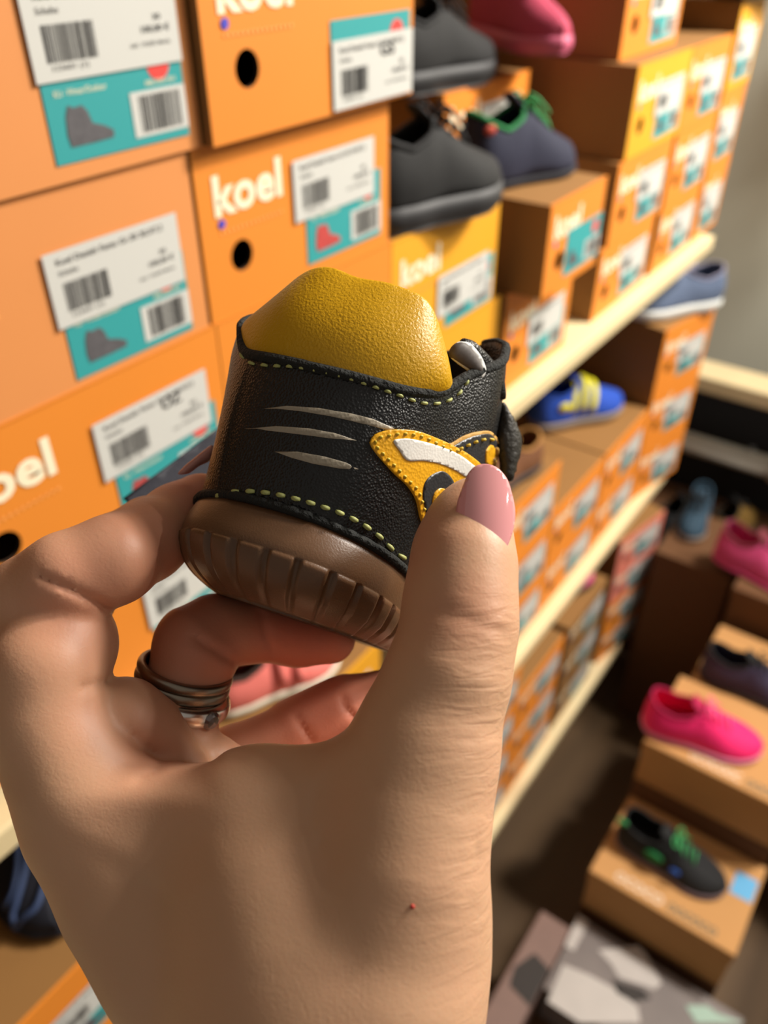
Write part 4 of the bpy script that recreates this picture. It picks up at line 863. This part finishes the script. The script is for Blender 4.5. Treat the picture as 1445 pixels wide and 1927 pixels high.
patch('thumb_nail', [(912, 876), (898, 879), (886, 891), (876, 917), (867, 947), (863, 979), (865, 1004), (876, 1018), (901, 1027), (924, 1038), (939, 1053), (949, 1030), (957, 1001), (960, 968), (955, 932), (944, 897), (929, 881)], NAIL, .0005, person, 5, depthfn=cyl_depth((898, 1050, 172.5), (908, 880, 178), 8.6))
patch('index_nail', [(398, 838), (386, 846), (366, 862), (345, 880), (336, 892), (350, 892), (372, 878), (398, 862)], mat('pale_nail', (200, 140, 128), .2), .0005, person, 5, depthfn=plane_depth(.211, .0001, 0, 370, 870), dome=.001)
BVHND = BVHTree.FromPolygons([Vector(v) for v in HW], [tuple(int(i) for i in f) for f in HF])
h_ = hit(776, 1706, BVHND)
bm = bmesh.new(); bmesh.ops.create_uvsphere(bm, u_segments=10, v_segments=6, radius=.00045); v = [np.array(q.co) * 1.0 + h_[0] for q in bm.verts]; f = [[q.index for q in fc.verts] for fc in bm.faces]; bm.free()
mesh_obj('red_skin_spot', v, f, mat('red_spot', (176, 50, 36), .6), person, True)
# rings on the ring finger
def ring_band(name, label, c1, c2, R_, prof, m, extra=None):
    a = P(*c1); b_ = P(*c2); ax = (b_ - a) / np.linalg.norm(b_ - a); e1 = np.cross(ax, FW); e1 /= np.linalg.norm(e1); e2 = np.cross(ax, e1)
    V = []; N = 72; k = len(prof)
    for i in range(N):
        q = 2 * math.pi * i / N; dr = e1 * math.cos(q) + e2 * math.sin(q)
        for (s, r_) in prof: V.append(a + ax * s + dr * (R_ + r_))
    Fc = [(i * k + j, i * k + (j + 1) % k, ((i + 1) % N) * k + (j + 1) % k, ((i + 1) % N) * k + j) for i in range(N) for j in range(k)]
    th = thing(name, label, 'ring', a); ORG[th.name] = np.array(a)
    mesh_obj('band', V, Fc, m, th, True)
    if extra: extra(th, a, ax, e1, e2)
    return th
DST = mat('dark_steel', (150, 140, 126), .34, metal=1.0); SLV = mat('polished_silver', (225, 220, 214), .22, metal=1.0)
def bead(n_, w_, h_): # rounded profile
    return [(w_ * (-.5 + j / n_), h_ * math.sqrt(max(0, 1 - (2 * j / n_ - 1) ** 2)) + .0004) for j in range(n_ + 1)] + [(w_ * .5, -.0006), (-w_ * .5, -.0006)]
ring_band('ring', 'dark steel double band ring, upper of the two rings on the hand', (344, 1281, .2062), (357, 1234, .2050), .0106, bead(8, .0032, .0010) , DST)
rgs = [o for o in bpy.data.objects if o.name.startswith('ring') and o.get('category') == 'ring'][0]
def second_bead(th, a, ax, e1, e2): pass
a_ = P(344, 1281, .2062); b_ = P(357, 1234, .2050); ax_ = (b_ - a_) / np.linalg.norm(b_ - a_)
V = []; e1 = np.cross(ax_, FW); e1 /= np.linalg.norm(e1); e2 = np.cross(ax_, e1)
for i in range(72):
    q = 2 * math.pi * i / 72; dr = e1 * math.cos(q) + e2 * math.sin(q)
    for (s, r_) in bead(6, .0026, .0008): V.append(a_ + ax_ * (s + .0027) + dr * (.0108 + r_))
kk_ = 9; mesh_obj('upper_band', V, [(i * kk_ + j, i * kk_ + (j + 1) % kk_, ((i + 1) % 72) * kk_ + (j + 1) % kk_, ((i + 1) % 72) * kk_ + j) for i in range(72) for j in range(kk_)], DST, rgs, True)
def stone(th, a, ax, e1, e2):
    best = None
    for i in range(72):
        q = 2 * math.pi * i / 72; dr = e1 * math.cos(q) + e2 * math.sin(q); sc = dr @ RT * .8 - dr @ FW * .55
        if best is None or sc > best[0]: best = (sc, dr)
    dr = best[1]; c = a + dr * .0117; w_ = np.cross(ax, dr); V = []
    for r_, o_ in ((.0022, 0), (.0024, .0008), (.0016, .0016), (0.0002, .0018)):
        for i in range(16): q = 2 * math.pi * i / 16; V.append(c + dr * o_ + (ax * math.cos(q) + w_ * math.sin(q)) * r_)
    Fc = [(j * 16 + i, j * 16 + (i + 1) % 16, (j + 1) * 16 + (i + 1) % 16, (j + 1) * 16 + i) for j in range(3) for i in range(16)] + [tuple(range(48, 64))]
    mesh_obj('stone_setting', V, Fc, mat('grey_stone', (120, 112, 112), .12, metal=.6, coat=1), th, False)
ring_band('ring', 'polished silver ring with small setting, lower of the two rings', (338, 1312, .2054), (351, 1265, .2042), .0108, bead(8, .0050, .0016), SLV, stone)

# dark navy strap end hanging behind the index finger
pn = [(232, 938), (300, 888), (360, 843), (420, 798), (470, 800), (470, 900), (400, 940), (330, 985), (262, 965)]
o = patch('shoe_pull_strap', pn, mat('navy_webbing', (24, 24, 38), .7, bump=.0002, bscale=900), .0012, None, 12, smooth=False, depthfn=plane_depth(.300, .00018, 0, 350, 900))
o.parent = None; o.name = 'navy_strap'; o.data.transform(Matrix.Translation(Vector(ORG[toddler.name]))); rebase(o, P(350, 900, .3)); tag(o, 'dark navy flat strap end between the index finger and the orange boxes', 'strap')

# laces and lid mark of the navy shoe and its box, bottom left
ub = [c for c in lus.children if c.name.startswith('upper')][0]
bvn = BVHTree.FromPolygons([v.co + lus.location for v in ub.data.vertices], [tuple(p.vertices) for p in ub.data.polygons])
parts = []
for path in ([(36, 1585), (34, 1640), (22, 1690), (2, 1716), (-20, 1725)], [(56, 1585), (46, 1650), (32, 1700), (26, 1722), (34, 1745)], [(96, 1600), (82, 1670), (66, 1712), (40, 1732), (32, 1768)]):
    q = [hit(x, y, bvn) for x, y in resample(path, 14)]; q = [h[0] + h[1] * .0015 for h in q if h is not None]
    if len(q) > 3: parts.append(tube(q, .0026, 7))
if parts: v, f = merge(parts); mesh_obj('loose_laces', v, f, NLACE, lus, True)
